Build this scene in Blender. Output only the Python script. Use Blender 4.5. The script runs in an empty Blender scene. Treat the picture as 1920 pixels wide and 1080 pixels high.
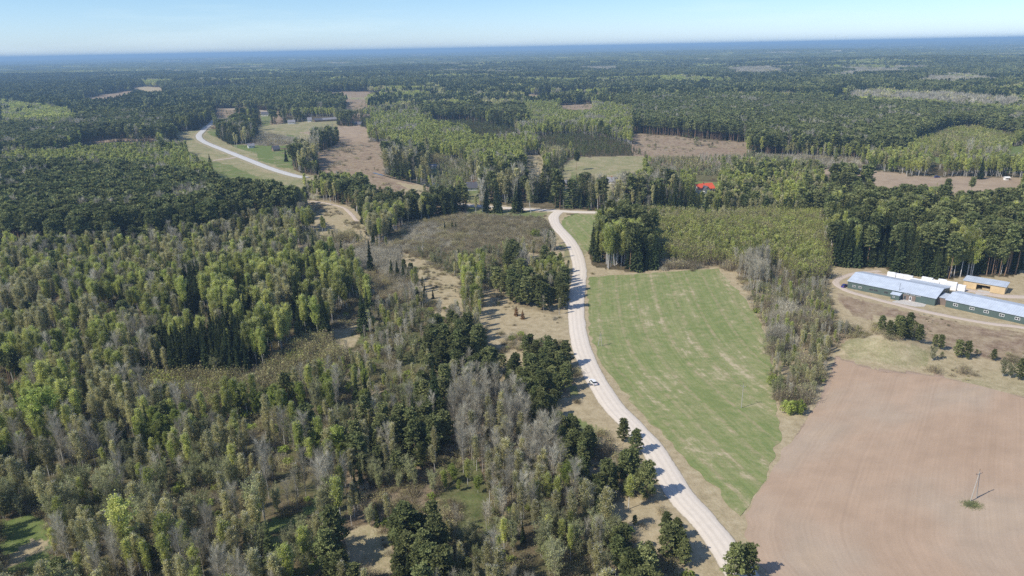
import bpy, bmesh, math, random
import numpy as np

# ------------------------------------------------------------------ camera, sky, sun, exposure
SC = bpy.context.scene
COL = SC.collection
W, H, F = 1920.0, 1080.0, 1346.0            # the photograph's frame and its focal length in pixels
PITCH, ROLL, HC = math.radians(18.5), math.radians(1.13), 115.0
fw = np.array([0, math.cos(PITCH), -math.sin(PITCH)])
_u0 = np.array([0, math.sin(PITCH), math.cos(PITCH)])
_r0 = np.array([1.0, 0, 0])
rt = math.cos(ROLL) * _r0 - math.sin(ROLL) * _u0
up = math.cos(ROLL) * _u0 + math.sin(ROLL) * _r0
EYE = np.array([0, 0, HC])

cam_data = bpy.data.cameras.new('camera')
cam_data.sensor_width = 36.0
cam_data.lens = 36.0 * F / W
cam_data.clip_start = 1.0
cam_data.clip_end = 120000.0
cam = bpy.data.objects.new('camera', cam_data)
COL.objects.link(cam)
from mathutils import Matrix, Vector
m3 = Matrix(((rt[0], up[0], -fw[0]), (rt[1], up[1], -fw[1]), (rt[2], up[2], -fw[2])))
cam.matrix_world = Matrix.Translation(EYE.tolist()) @ m3.to_4x4()
SC.camera = cam

SUN_AZ, SUN_EL = math.radians(242.0), math.radians(45.0)   # the sun stands behind the camera, to its left
world = bpy.data.worlds.new('World')
SC.world = world
world.use_nodes = True
wn = world.node_tree
sky = wn.nodes.new('ShaderNodeTexSky')
sky.sky_type = 'NISHITA'
sky.sun_disc = False
sky.sun_elevation = SUN_EL
sky.sun_rotation = SUN_AZ
sky.altitude = 100.0
sky.air_density = 1.0
sky.dust_density = 0.25
sky.ozone_density = 2.2
tint = wn.nodes.new('ShaderNodeMix'); tint.data_type = 'RGBA'; tint.blend_type = 'MULTIPLY'; tint.inputs[0].default_value = 1.0
# the clear blue northern spring sky: paler and cooler towards the skyline
tc_ = wn.nodes.new('ShaderNodeTexCoord'); sz_ = wn.nodes.new('ShaderNodeSeparateXYZ'); rp_ = wn.nodes.new('ShaderNodeValToRGB')
wn.links.new(tc_.outputs['Generated'], sz_.inputs[0]); wn.links.new(sz_.outputs[2], rp_.inputs[0])
rp_.color_ramp.elements[0].position = 0.0; rp_.color_ramp.elements[0].color = (0.95, 1.19, 1.78, 1)
rp_.color_ramp.elements[1].position = 0.22; rp_.color_ramp.elements[1].color = (0.92, 1.02, 1.24, 1)
e_ = rp_.color_ramp.elements.new(0.06); e_.color = (0.82, 1.05, 1.42, 1)
wn.links.new(rp_.outputs[0], tint.inputs[7])
cn_ = wn.nodes.new('ShaderNodeTexNoise'); cm_ = wn.nodes.new('ShaderNodeMapping'); cm_.inputs['Scale'].default_value = (1.5, 1.5, 14)
cn_.inputs['Scale'].default_value = 1.6; cn_.inputs['Detail'].default_value = 6; cn_.inputs['Roughness'].default_value = .6
cr_ = wn.nodes.new('ShaderNodeValToRGB'); cr_.color_ramp.elements[0].position = .5; cr_.color_ramp.elements[0].color = (0, 0, 0, 1)
cr_.color_ramp.elements[1].position = .8; cr_.color_ramp.elements[1].color = (.45, .45, .45, 1)
cx_ = wn.nodes.new('ShaderNodeMix'); cx_.data_type = 'RGBA'; cx_.inputs[7].default_value = (9.0, 8.4, 6.2, 1)      # thin high cloud, barely there
ct_ = wn.nodes.new('ShaderNodeTexCoord'); wn.links.new(ct_.outputs['Generated'], cm_.inputs[0]); wn.links.new(cm_.outputs[0], cn_.inputs[0])
wn.links.new(cn_.outputs[0], cr_.inputs[0]); wn.links.new(cr_.outputs[0], cx_.inputs[0]); wn.links.new(sky.outputs[0], cx_.inputs[6])
wn.links.new(cx_.outputs[2], tint.inputs[6])
wn.links.new(tint.outputs[2], wn.nodes['Background'].inputs[0])
wn.nodes['Background'].inputs[1].default_value = 0.115

sun_data = bpy.data.lights.new('sun', 'SUN')
sun_data.energy = 4.9
sun_data.angle = math.radians(0.53)
sun_data.color = (1.0, 0.93, 0.81)
sun = bpy.data.objects.new('sun', sun_data)
COL.objects.link(sun)
sdir = Vector((math.sin(SUN_AZ) * math.cos(SUN_EL), math.cos(SUN_AZ) * math.cos(SUN_EL), math.sin(SUN_EL)))
sun.rotation_euler = sdir.to_track_quat('Z', 'Y').to_euler()

SC.view_settings.view_transform = 'Standard'
SC.view_settings.look = 'None'
SC.view_settings.gamma = 1.0
SC.view_settings.exposure = 0.0
SC.cycles.use_denoising = False
SC.cycles.max_bounces = 6
SC.cycles.diffuse_bounces = 4
SC.cycles.transmission_bounces = 3
SC.cycles.volume_bounces = 0
SC.cycles.transparent_max_bounces = 6
SC.render.engine = 'CYCLES'

HAZE_DENSITY = 1.15e-4
HAZE_COLOUR = (0.45, 0.71, 1.0, 1)

# ------------------------------------------------------------------ the lie of the land
def vnoise(x, y, s, seed=0):
    x = np.asarray(x, float) / s + seed * 17.31; y = np.asarray(y, float) / s - seed * 9.77
    xi = np.floor(x).astype(np.int64); yi = np.floor(y).astype(np.int64)
    fx = x - xi; fy = y - yi
    fx = fx * fx * (3 - 2 * fx); fy = fy * fy * (3 - 2 * fy)
    def hsh(a, b):
        n = (a * 374761393 + b * 668265263 + seed * 1442695041) & 0x7fffffff
        n = ((n ^ (n >> 13)) * 1274126177) & 0x7fffffff
        return ((n ^ (n >> 16)) & 0xffff) / 65535.0
    a = hsh(xi, yi); b = hsh(xi + 1, yi); c = hsh(xi, yi + 1); d = hsh(xi + 1, yi + 1)
    return (a + (b - a) * fx) * (1 - fy) + (c + (d - c) * fx) * fy

def smooth(x, a, b):
    t = np.clip((np.asarray(x, float) - a) / (b - a), 0, 1)
    return t * t * (3 - 2 * t)

def flatG(px, py, z=0.0):
    px = np.asarray(px, float); py = np.asarray(py, float)
    d = fw[None] * F + rt[None] * (px.reshape(-1, 1) - W / 2) - up[None] * (py.reshape(-1, 1) - H / 2)
    t = (z - HC) / d[:, 2]
    return EYE[None] + d * t[:, None]

MOUND = flatG([1665], [655])[0]

def height(x, y):
    x = np.asarray(x, float); y = np.asarray(y, float)
    d = np.hypot(x, y)
    h = 5.0 * smooth(d, 650, 1500) * (vnoise(x, y, 330, 1) - 0.5) * 2
    h += 9.0 * smooth(d, 1100, 3000) * (vnoise(x, y, 900, 2) - 0.5) * 2
    h += 14.0 * smooth(d, 3000, 9000) * (vnoise(x, y, 2600, 3) - 0.5) * 2
    h += 60.0 * smooth(d, 14000, 26000) * smooth(x, 0, 9000) * (0.35 + 0.65 * vnoise(x, y, 6000, 4)) + 10 * smooth(d, 14000, 26000) * vnoise(x, y, 3500, 5)
    m = np.exp(-(((x - MOUND[0]) / 15.0) ** 2 + ((y - MOUND[1]) / 9.0) ** 2))
    h += 5.0 * m * (0.8 + 0.5 * vnoise(x, y, 5, 7))
    return h

def G(px, py):
    """Ground points under pixels of the photograph (first hit of the view ray on the terrain)."""
    px = np.atleast_1d(np.asarray(px, float)); py = np.atleast_1d(np.asarray(py, float))
    d = fw[None] * F + rt[None] * (px.reshape(-1, 1) - W / 2) - up[None] * (py.reshape(-1, 1) - H / 2)
    d /= np.linalg.norm(d, axis=1)[:, None]
    out = np.zeros((len(px), 3)); done = np.zeros(len(px), bool)
    t = np.full(len(px), 60.0); prev = t.copy()
    for _ in range(900):
        p = EYE + d * t[:, None]
        hit = (p[:, 2] <= height(p[:, 0], p[:, 1])) & ~done
        if hit.any():
            lo = prev[hit].copy(); hi = t[hit].copy(); dd = d[hit]
            for _k in range(22):
                mid = (lo + hi) / 2; q = EYE + dd * mid[:, None]
                below = q[:, 2] <= height(q[:, 0], q[:, 1])
                hi = np.where(below, mid, hi); lo = np.where(below, lo, mid)
            q = EYE + dd * hi[:, None]; out[hit] = q; done |= hit
        if done.all(): break
        prev = t.copy(); t = np.where(done, t, t * 1.009)
    return out

def g(px, py):
    return G([px], [py])[0]

def project(P):
    P = np.asarray(P, float) - EYE
    k = P @ fw
    k = np.where(k < 1, 1, k)
    return W / 2 + F * (P @ rt) / k, H / 2 - F * (P @ up) / k, k

# ------------------------------------------------------------------ helpers for things
def tag(o, label=None, cat=None, group=None, kind=None):
    if label: o['label'] = label
    if cat: o['category'] = cat
    if group: o['group'] = group
    if kind: o['kind'] = kind
    return o

def empty(name, loc, rz=0.0, label=None, cat=None, group=None):
    o = bpy.data.objects.new(name, None)
    o.empty_display_size = 0.5
    COL.objects.link(o)
    o.location = [float(v) for v in loc]; o.rotation_euler = (0, 0, rz)
    return tag(o, label, cat, group)

def link(name, me, parent=None):
    o = bpy.data.objects.new(name, me)
    COL.objects.link(o)
    if parent is not None: o.parent = parent
    return o

def mesh_from(name, V, polys, mats, midx=None, smooth_=False):
    """V (n,3); polys: list of int arrays each (k, n_corner)."""
    me = bpy.data.meshes.new(name)
    V = np.asarray(V, np.float32)
    loops = np.concatenate([np.asarray(p).ravel() for p in polys]) if polys else np.zeros(0)
    tot = np.concatenate([np.full(len(p), p.shape[1]) for p in polys])
    start = np.concatenate([[0], np.cumsum(tot)[:-1]])
    me.vertices.add(len(V)); me.vertices.foreach_set('co', V.ravel())
    me.loops.add(len(loops)); me.loops.foreach_set('vertex_index', loops.astype(np.int32))
    me.polygons.add(len(tot)); me.polygons.foreach_set('loop_start', start.astype(np.int32))
    for m in mats: me.materials.append(m)
    if midx is not None: me.polygons.foreach_set('material_index', np.asarray(midx, np.int32))
    me.update(calc_edges=True)
    if smooth_: me.polygons.foreach_set('use_smooth', np.ones(len(tot), bool))
    return me

class MB:
    """Collects boxes, prisms and bars and links them as one mesh object."""
    def __init__(s): s.bm = bmesh.new()
    def box(s, x0, x1, y0, y1, z0, z1):
        v = [s.bm.verts.new((x, y, z)) for z in (z0, z1) for x, y in ((x0, y0), (x1, y0), (x1, y1), (x0, y1))]
        for q in ((3, 2, 1, 0), (4, 5, 6, 7), (0, 1, 5, 4), (1, 2, 6, 5), (2, 3, 7, 6), (3, 0, 4, 7)):
            s.bm.faces.new([v[i] for i in q])
        return s
    def hull(s, bottom, top):
        a = [s.bm.verts.new(p) for p in bottom]; b = [s.bm.verts.new(p) for p in top]
        n = len(a)
        s.bm.faces.new(list(reversed(a))); s.bm.faces.new(b)
        for i in range(n): s.bm.faces.new((a[i], a[(i + 1) % n], b[(i + 1) % n], b[i]))
        return s
    def bar(s, p, q, r0, r1=None, n=8):
        r1 = r0 if r1 is None else r1
        p = Vector(p); q = Vector(q); d = (q - p).normalized()
        t = d.orthogonal().normalized(); w = d.cross(t)
        A = [s.bm.verts.new(p + (t * math.cos(k * 6.2832 / n) + w * math.sin(k * 6.2832 / n)) * r0) for k in range(n)]
        B = [s.bm.verts.new(q + (t * math.cos(k * 6.2832 / n) + w * math.sin(k * 6.2832 / n)) * r1) for k in range(n)]
        s.bm.faces.new(list(reversed(A))); s.bm.faces.new(B)
        for i in range(n): s.bm.faces.new((A[i], A[(i + 1) % n], B[(i + 1) % n], B[i]))
        return s
    def build(s, name, mat, parent=None, bevel=0, subsurf=0):
        bmesh.ops.recalc_face_normals(s.bm, faces=s.bm.faces)
        if bevel:
            bmesh.ops.bevel(s.bm, geom=s.bm.edges[:], offset=bevel, segments=2, affect='EDGES', profile=0.5)
        me = bpy.data.meshes.new(name); s.bm.to_mesh(me); s.bm.free()
        for m in (mat if isinstance(mat, (list, tuple)) else [mat]): me.materials.append(m)
        return link(name, me, parent)

# ------------------------------------------------------------------ materials
def new_mat(name):
    m = bpy.data.materials.new(name); m.use_nodes = True
    nt = m.node_tree
    b = nt.nodes['Principled BSDF']
    b.inputs['Roughness'].default_value = 0.9
    b.inputs['Specular IOR Level'].default_value = 0.2
    return m, nt, b

def N(nt, t, **kw):
    n = nt.nodes.new(t)
    for k, v in kw.items():
        if hasattr(n, k): setattr(n, k, v)
        else: n.inputs[k].default_value = v
    return n

def noise(nt, scale, detail=3.0, rough=0.6, vec=None, stretch=None):
    n = nt.nodes.new('ShaderNodeTexNoise')
    n.inputs['Scale'].default_value = scale; n.inputs['Detail'].default_value = detail
    n.inputs['Roughness'].default_value = rough
    if vec is None:
        vec = nt.nodes.new('ShaderNodeTexCoord').outputs['Object']
    if stretch is not None:
        mp = nt.nodes.new('ShaderNodeMapping'); mp.inputs['Rotation'].default_value = (0, 0, stretch[1])
        mp.inputs['Scale'].default_value = stretch[0]
        mp.vector_type = 'POINT'
        nt.links.new(vec, mp.inputs['Vector']); vec = mp.outputs[0]
    nt.links.new(vec, n.inputs['Vector'])
    return n.outputs['Fac']

def ramp(nt, fac, stops):
    r = nt.nodes.new('ShaderNodeValToRGB')
    e = r.color_ramp.elements
    while len(e) < len(stops): e.new(0.5)
    for i, (p, c) in enumerate(stops):
        e[i].position = p
        e[i].color = (c, c, c, 1) if isinstance(c, (int, float)) else (*c, 1)
    nt.links.new(fac, r.inputs[0])
    return r.outputs[0]

def mix(nt, fac, a, b, mode='MIX'):
    n = nt.nodes.new('ShaderNodeMix'); n.data_type = 'RGBA'; n.blend_type = mode
    n.clamp_factor = True
    for i, v in ((0, fac), (6, a), (7, b)):
        if isinstance(v, (int, float)): n.inputs[i].default_value = v
        elif isinstance(v, (tuple, list)): n.inputs[i].default_value = (*v[:3], 1)
        else: nt.links.new(v, n.inputs[i])
    return n.outputs[2]

def plain(name, c, rough=0.8, metal=0.0, spec=0.3, var=0.15, scale=3.0):
    m, nt, b = new_mat(name)
    f = noise(nt, scale, 4)
    lo = tuple(v * (1 - var) for v in c); hi = tuple(min(1, v * (1 + var)) for v in c)
    nt.links.new(ramp(nt, f, [(0.3, lo), (0.7, hi)]), b.inputs['Base Color'])
    b.inputs['Roughness'].default_value = rough; b.inputs['Metallic'].default_value = metal
    b.inputs['Specular IOR Level'].default_value = spec
    return m

def leaf_mat(name, c1, c2, trans=0.35):
    m = bpy.data.materials.new(name); m.use_nodes = True; nt = m.node_tree
    nt.nodes.remove(nt.nodes['Principled BSDF'])
    out = nt.nodes['Material Output']
    oi = nt.nodes.new('ShaderNodeObjectInfo')
    col = ramp(nt, oi.outputs['Random'], [(0.0, c1), (1.0, c2)])
    # age and vigour of the tree: light or dark as a whole
    wn_ = nt.nodes.new('ShaderNodeTexWhiteNoise'); wn_.noise_dimensions = '1D'
    nt.links.new(oi.outputs['Random'], wn_.inputs['W'])
    v = ramp(nt, wn_.outputs['Value'], [(0.0, 0.62), (1.0, 1.3)])
    col = mix(nt, 1.0, col, v, 'MULTIPLY')
    # lighter and darker clumps inside one crown
    f = noise(nt, 0.9, 2)
    col = mix(nt, 1.0, col, ramp(nt, f, [(0.35, 0.72), (0.65, 1.28)]), 'MULTIPLY')
    d = nt.nodes.new('ShaderNodeBsdfDiffuse'); t = nt.nodes.new('ShaderNodeBsdfTranslucent')
    nt.links.new(col, d.inputs[0]); nt.links.new(col, t.inputs[0])
    ms = nt.nodes.new('ShaderNodeMixShader'); ms.inputs[0].default_value = trans
    nt.links.new(d.outputs[0], ms.inputs[1]); nt.links.new(t.outputs[0], ms.inputs[2])
    nt.links.new(ms.outputs[0], out.inputs[0])
    return m

LM = {
    'pine': leaf_mat('pine needles', (0.155, 0.185, 0.072), (0.245, 0.260, 0.108), 0.25),
    'spruce': leaf_mat('spruce needles', (0.048, 0.070, 0.030), (0.098, 0.118, 0.046), 0.12),
    'birch': leaf_mat('birch leaves', (0.390, 0.440, 0.115), (0.520, 0.530, 0.170), 0.45),
    'olive': leaf_mat('opening birch buds', (0.430, 0.400, 0.180), (0.510, 0.490, 0.240), 0.4),
    'lime': leaf_mat('fresh leaves', (0.300, 0.370, 0.085), (0.380, 0.430, 0.120), 0.45),
    'willow': leaf_mat('willow catkins', (0.350, 0.380, 0.170), (0.450, 0.460, 0.240), 0.4),
    'wtwig': leaf_mat('olive willow twigs', (0.300, 0.280, 0.190), (0.390, 0.370, 0.270), 0.3),
    'twig': leaf_mat('grey twigs', (0.430, 0.395, 0.295), (0.560, 0.525, 0.415), 0.3),
    'brush': leaf_mat('brown scrub twigs', (0.320, 0.265, 0.180), (0.410, 0.350, 0.245), 0.3),
    'rust': leaf_mat('dead needles', (0.24, 0.15, 0.08), (0.30, 0.19, 0.10), 0.2),
}
BARK = {
    'pine': plain('pine bark', (0.27, 0.18, 0.12), 0.95),
    'spruce': plain('spruce bark', (0.15, 0.11, 0.08), 0.95),
    'birch': plain('birch bark', (0.62, 0.60, 0.56), 0.8, var=0.3, scale=2),
    'grey': plain('grey bark', (0.58, 0.55, 0.49), 0.9),
}

# ------------------------------------------------------------------ tree meshes
def quads(c, a, b):
    """Quads centred on c with half axes a and b."""
    n = len(c)
    V = np.stack([c - a - b, c + a - b, c + a + b, c - a + b], 1).reshape(-1, 3)
    return V, np.arange(4 * n).reshape(n, 4)

def tris(p, q, w):
    n = len(p)
    V = np.stack([p - w, p + w, q], 1).reshape(-1, 3)
    return V, np.arange(3 * n).reshape(n, 3)

def rdir(R, n):
    v = R.normal(size=(n, 3)); return v / np.linalg.norm(v, axis=1)[:, None]

def leaves(R, c, s, asp=1.0, updir=0.0):
    n = len(c)
    a = rdir(R, n); b = np.cross(a, rdir(R, n)); b /= np.linalg.norm(b, axis=1)[:, None] + 1e-9
    s = s * R.uniform(0.6, 1.3, (n, 1))
    return quads(c, a * s * asp, b * s)

def tube(P, Rr, n=5):
    P = np.asarray(P, float); k = len(P); V = []
    for i in range(k):
        d = P[min(i + 1, k - 1)] - P[max(i - 1, 0)]; d /= np.linalg.norm(d)
        t = np.cross(d, [0.3, 1, 0.2]); t /= np.linalg.norm(t); w = np.cross(d, t)
        an = np.arange(n) * 2 * np.pi / n
        V.append(P[i] + Rr[i] * (np.cos(an)[:, None] * t + np.sin(an)[:, None] * w))
    V = np.concatenate(V); Fq = []
    for i in range(k - 1):
        for j in range(n):
            Fq.append((i * n + j, i * n + (j + 1) % n, (i + 1) * n + (j + 1) % n, (i + 1) * n + j))
    return V, np.array(Fq)

class Acc:
    def __init__(s): s.V = []; s.P = {3: [], 4: []}; s.n = 0
    def add(s, VF):
        V, Fc = VF; Fc = np.asarray(Fc)
        if len(V) == 0: return
        s.V.append(V); s.P[Fc.shape[1]].append(Fc + s.n); s.n += len(V)
    def get(s):
        return np.concatenate(s.V), {k: (np.concatenate(v) if v else np.zeros((0, k), int)) for k, v in s.P.items()}

def trunk_path(R, h, lean=0.02):
    k = 5; z = np.linspace(-0.3, h, k)
    off = np.cumsum(R.normal(0, lean * h / k, (k, 2)), 0); off[0] = 0
    return np.column_stack([off, z])

def on_path(P, z):
    return np.column_stack([np.interp(z, P[:, 2], P[:, 0]), np.interp(z, P[:, 2], P[:, 1]), z])

def make_pine(R, h, lod, base=0.5, width=0.2):
    T, C = Acc(), Acc(); P = trunk_path(R, h * 0.97)
    T.add(tube(P, np.linspace(0.012, 0.004, 5) * h))
    nb = 64 if lod == 0 else 24
    z = h * (base + (0.97 - base) * (np.arange(nb) / nb) ** 0.8)
    az = np.arange(nb) * 2.4 + R.uniform(0, .8, nb)
    t = (z / h - base) / (1 - base)
    ln = h * width * np.sqrt(np.clip(1.05 - t ** 1.6, 0.06, 1)) * np.clip(0.55 + 2.2 * t, 0, 1) * R.uniform(.65, 1.2, nb)
    el = np.radians(5 + 35 * t)
    D = np.column_stack([np.cos(az) * np.cos(el), np.sin(az) * np.cos(el), np.sin(el)])
    S = on_path(P, z); E = S + D * ln[:, None]
    side = np.cross(D, [0, 0, 1.0]); w = 0.0035 * h
    T.add(tris(S, E, side * w)); T.add(tris(S + [0, 0, .05], E, np.tile([0, 0, w], (nb, 1))))
    npuff = 5 if lod == 0 else 3
    f = np.repeat(R.uniform(0.45, 1.08, (nb, npuff)), 1, 1)
    c = (S[:, None] + D[:, None] * (ln[:, None] * f)[..., None]).reshape(-1, 3)
    c += R.normal(0, 0.022 * h, c.shape) * [1, 1, .6]
    per = 9 if lod == 0 else 4
    pc = np.repeat(c, per, 0); rad = 0.032 * h
    d = rdir(R, len(pc)); d[:, 2] = np.abs(d[:, 2]) * 0.9 - 0.15
    sz = 0.027 * h * (1 if lod == 0 else 1.8)
    b = np.cross(d, rdir(R, len(pc))); b /= np.linalg.norm(b, axis=1)[:, None]
    C.add(quads(pc + d * rad, d * sz, b * sz * .42))
    return T, C

def make_spruce(R, h, lod, base=0.08, width=0.17):
    T, C = Acc(), Acc(); P = trunk_path(R, h, 0.006)
    T.add(tube(P, np.linspace(0.010, 0.002, 5) * h))
    nw = 32 if lod == 0 else 14; pw = 10 if lod == 0 else 7
    z = np.repeat(h * (base + (0.99 - base) * (np.arange(nw) / nw)), pw) + R.normal(0, .008 * h, nw * pw)
    n = len(z); az = R.uniform(0, 6.28, n)
    t = np.clip((z / h - base) / (1 - base), 0, 1)
    ln = h * width * (1 - t) ** 1.0 * R.uniform(.62, 1.15, n) + 0.007 * h
    D = np.column_stack([np.cos(az), np.sin(az), np.full(n, -0.28) + 0.5 * t])
    S = on_path(P, z)
    side = np.column_stack([-np.sin(az), np.cos(az), np.zeros(n)])
    seg = 4 if lod == 0 else 2
    for k in range(seg):
        f = (k + 0.75) / seg
        c = S + D * (ln * f)[:, None] + R.normal(0, .006 * h, (n, 3))
        hw = ln * 0.30 * (1.15 - f * .6) + .004 * h
        dd = D * (ln / seg * .62)[:, None]
        tilt = side * R.uniform(.6, 1, (n, 1)) + np.array([0, 0, 1.0]) * R.normal(0, .45, (n, 1))
        C.add(quads(c, dd, tilt * hw[:, None] * .62))
        if lod == 0:
            C.add(quads(c - [0, 0, .012 * h], dd * .8, (side * .2 + np.array([0, 0, 1.0])) * (hw * .42)[:, None]))
    C.add(tris(on_path(P, np.array([h * .9])), on_path(P, np.array([h * 1.02])), np.array([[.01 * h, 0, 0]])))
    return T, C

def make_birch(R, h, lod, base=0.40, width=0.135, nl=4200, shape=1.0, sz=0.0074):
    T, C = Acc(), Acc(); P = trunk_path(R, h * .97, 0.03)
    width = width * R.uniform(.85, 1.45); base = base + R.uniform(-.12, .12)
    T.add(tube(P, np.linspace(0.0115, 0.003, 5) * h))
    nb = 34 if lod == 0 else 16
    t = (np.arange(nb) + R.uniform(0, 1, nb)) / nb
    z = h * (base * .8 + (0.93 - base * .8) * t); az = np.arange(nb) * 2.4 + R.uniform(0, .7, nb)
    ln = h * width * np.sin(np.pi * np.clip(0.16 + 0.8 * t, 0, 1)) ** 1.0 * R.uniform(.4, 1.35, nb) * shape * (1 + .25 * np.cos(az - R.uniform(0, 6.28)))
    el = np.radians(R.uniform(35, 60, nb))
    D = np.column_stack([np.cos(az) * np.cos(el), np.sin(az) * np.cos(el), np.sin(el)])
    S = on_path(P, z); E = S + D * ln[:, None]
    side = np.cross(D, [0, 0, 1.0])
    T.add(tris(S, E, side * .003 * h)); T.add(tris(S, E, np.cross(side, D) * .003 * h))
    m = 700 if lod == 0 else 170                      # fine twigs
    i = R.integers(0, nb, m); p = S[i] + D[i] * (ln[i] * R.uniform(.3, 1.05, m))[:, None]
    d = D[i] + rdir(R, m) * .7; d[:, 2] = np.abs(d[:, 2]) * .6; d /= np.linalg.norm(d, axis=1)[:, None]
    T.add(tris(p, p + d * (R.uniform(.04, .09, m) * h)[:, None], np.cross(d, rdir(R, m)) * .0011 * h * (1 if lod == 0 else 2)))
    n = nl if lod == 0 else nl // 4
    i = R.integers(0, nb, n); f = R.uniform(0.3, 1.12, n)
    c = S[i] + D[i] * (ln[i] * f)[:, None] + R.normal(0, .024 * h, (n, 3)) * [1, 1, 1.1]
    c[:, 2] -= R.uniform(0, .03, n) * h
    C.add(leaves(R, c, sz * h * (1 if lod == 0 else 1.9), .8))
    return T, C

def make_bare(R, h, lod, base=0.22, width=0.2, stems=1, nt=2300, fine=0.0010, buds=0):
    T, C = Acc(), Acc()
    starts, dirs, lens = [], [], []
    for s in range(stems):
        hh = h * R.uniform(.8, 1) if s else h
        P = trunk_path(R, hh * .95, .03)
        if stems > 1:
            a = R.uniform(0, 6.28); o = np.array([np.cos(a), np.sin(a)])
            P[:, :2] += o * (0.02 * h + np.linspace(0, .75, 5)[:, None] ** 1.3 * width * h * R.uniform(.3, 1))
        T.add(tube(P, np.linspace(0.0095, 0.002, 5) * hh / stems ** .3, 4))
        nb = (30 if lod == 0 else 14) // max(1, int(stems ** .6))
        t = (np.arange(nb) + R.uniform(0, 1, nb)) / nb
        z = hh * (base + (.94 - base) * t); az = np.arange(nb) * 2.4 + R.uniform(0, 1, nb)
        ln = hh * width * (.45 + .75 * np.sin(np.pi * (.1 + .75 * t))) * R.uniform(.6, 1.15, nb) / stems ** .3
        el = np.radians(R.uniform(42, 72, nb))
        D = np.column_stack([np.cos(az) * np.cos(el), np.sin(az) * np.cos(el), np.sin(el)])
        S = on_path(P, z); E = S + D * ln[:, None]; side = np.cross(D, [0, 0, 1.0])
        T.add(tris(S, E, side * .003 * h)); T.add(tris(S, E, np.cross(side, D) * .003 * h))
        starts.append(S); dirs.append(D); lens.append(ln)
    S = np.concatenate(starts); D = np.concatenate(dirs); ln = np.concatenate(lens); nb = len(S)
    n = nt if lod == 0 else nt // 4
    i = R.integers(0, nb, n); f = R.uniform(.15, 1.05, n)
    p = S[i] + D[i] * (ln[i] * f)[:, None] + R.normal(0, .008 * h, (n, 3))
    d = D[i] + rdir(R, n) * .75; d[:, 2] = np.abs(d[:, 2]) + .15; d /= np.linalg.norm(d, axis=1)[:, None]
    q = p + d * (R.uniform(.05, .13, n) * h)[:, None]
    w = np.cross(d, rdir(R, n)); w /= np.linalg.norm(w, axis=1)[:, None]
    C.add(tris(p, q, w * fine * h * (1 if lod == 0 else 2.8)))
    B = Acc()
    if buds:
        nn = buds if lod == 0 else buds // 4
        j = R.integers(0, n, nn)
        B.add(leaves(R, p[j] + (q[j] - p[j]) * R.uniform(.2, 1, (nn, 1)), .0072 * h * (1 if lod == 0 else 2.1), .8))
    return T, C, B

def make_sap(R, h, lod, buds=220):
    """A clump of thin scrub saplings, about four metres across."""
    T, C, B = Acc(), Acc(), Acc()
    n = 200 if lod == 0 else 60
    xy = R.normal(0, .26 * h, (n, 2)); p = np.column_stack([xy, np.full(n, -.1)])
    d = np.column_stack([xy * .12 + R.normal(0, .18, (n, 2)), np.ones(n)]); L = R.uniform(.35, 1, n) * h
    q = p + d * L[:, None]
    w = rdir(R, n); w[:, 2] = 0
    C.add(tris(p, q, w * .012 * h * (1 if lod == 0 else 2)))
    m = 520 if lod == 0 else 130
    i = R.integers(0, n, m); f = R.uniform(.3, .95, m)
    s = p[i] + (q[i] - p[i]) * f[:, None]; dd = rdir(R, m); dd[:, 2] = np.abs(dd[:, 2]) + .5
    e = s + dd * (R.uniform(.08, .2, m) * h)[:, None]
    w = np.cross(dd, rdir(R, m)); w /= np.linalg.norm(w, axis=1)[:, None]
    C.add(tris(s, e, w * .008 * h * (1 if lod == 0 else 2)))
    if buds:
        k = buds if lod == 0 else buds // 3
        j = R.integers(0, m, k); B.add(leaves(R, e[j], .028 * h * (1 if lod == 0 else 1.6), .8))
    return T, C, B

def make_bush(R, h, lod):
    T, C = Acc(), Acc()
    P = trunk_path(R, h * .5); T.add(tube(P, np.linspace(.03, .01, 5) * h, 4))
    n = 900 if lod == 0 else 220
    d = rdir(R, n); r = R.uniform(.5, 1, n) ** .5 * (.8 + .35 * np.sin(d[:, 0] * 5) * np.cos(d[:, 1] * 4))
    c = d * r[:, None] * [.55 * h, .55 * h, .5 * h] + [0, 0, .5 * h]
    c[:, 2] = np.maximum(c[:, 2], .05)
    C.add(leaves(R, c, .035 * h * (1 if lod == 0 else 1.8), .8))
    return T, C

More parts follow.
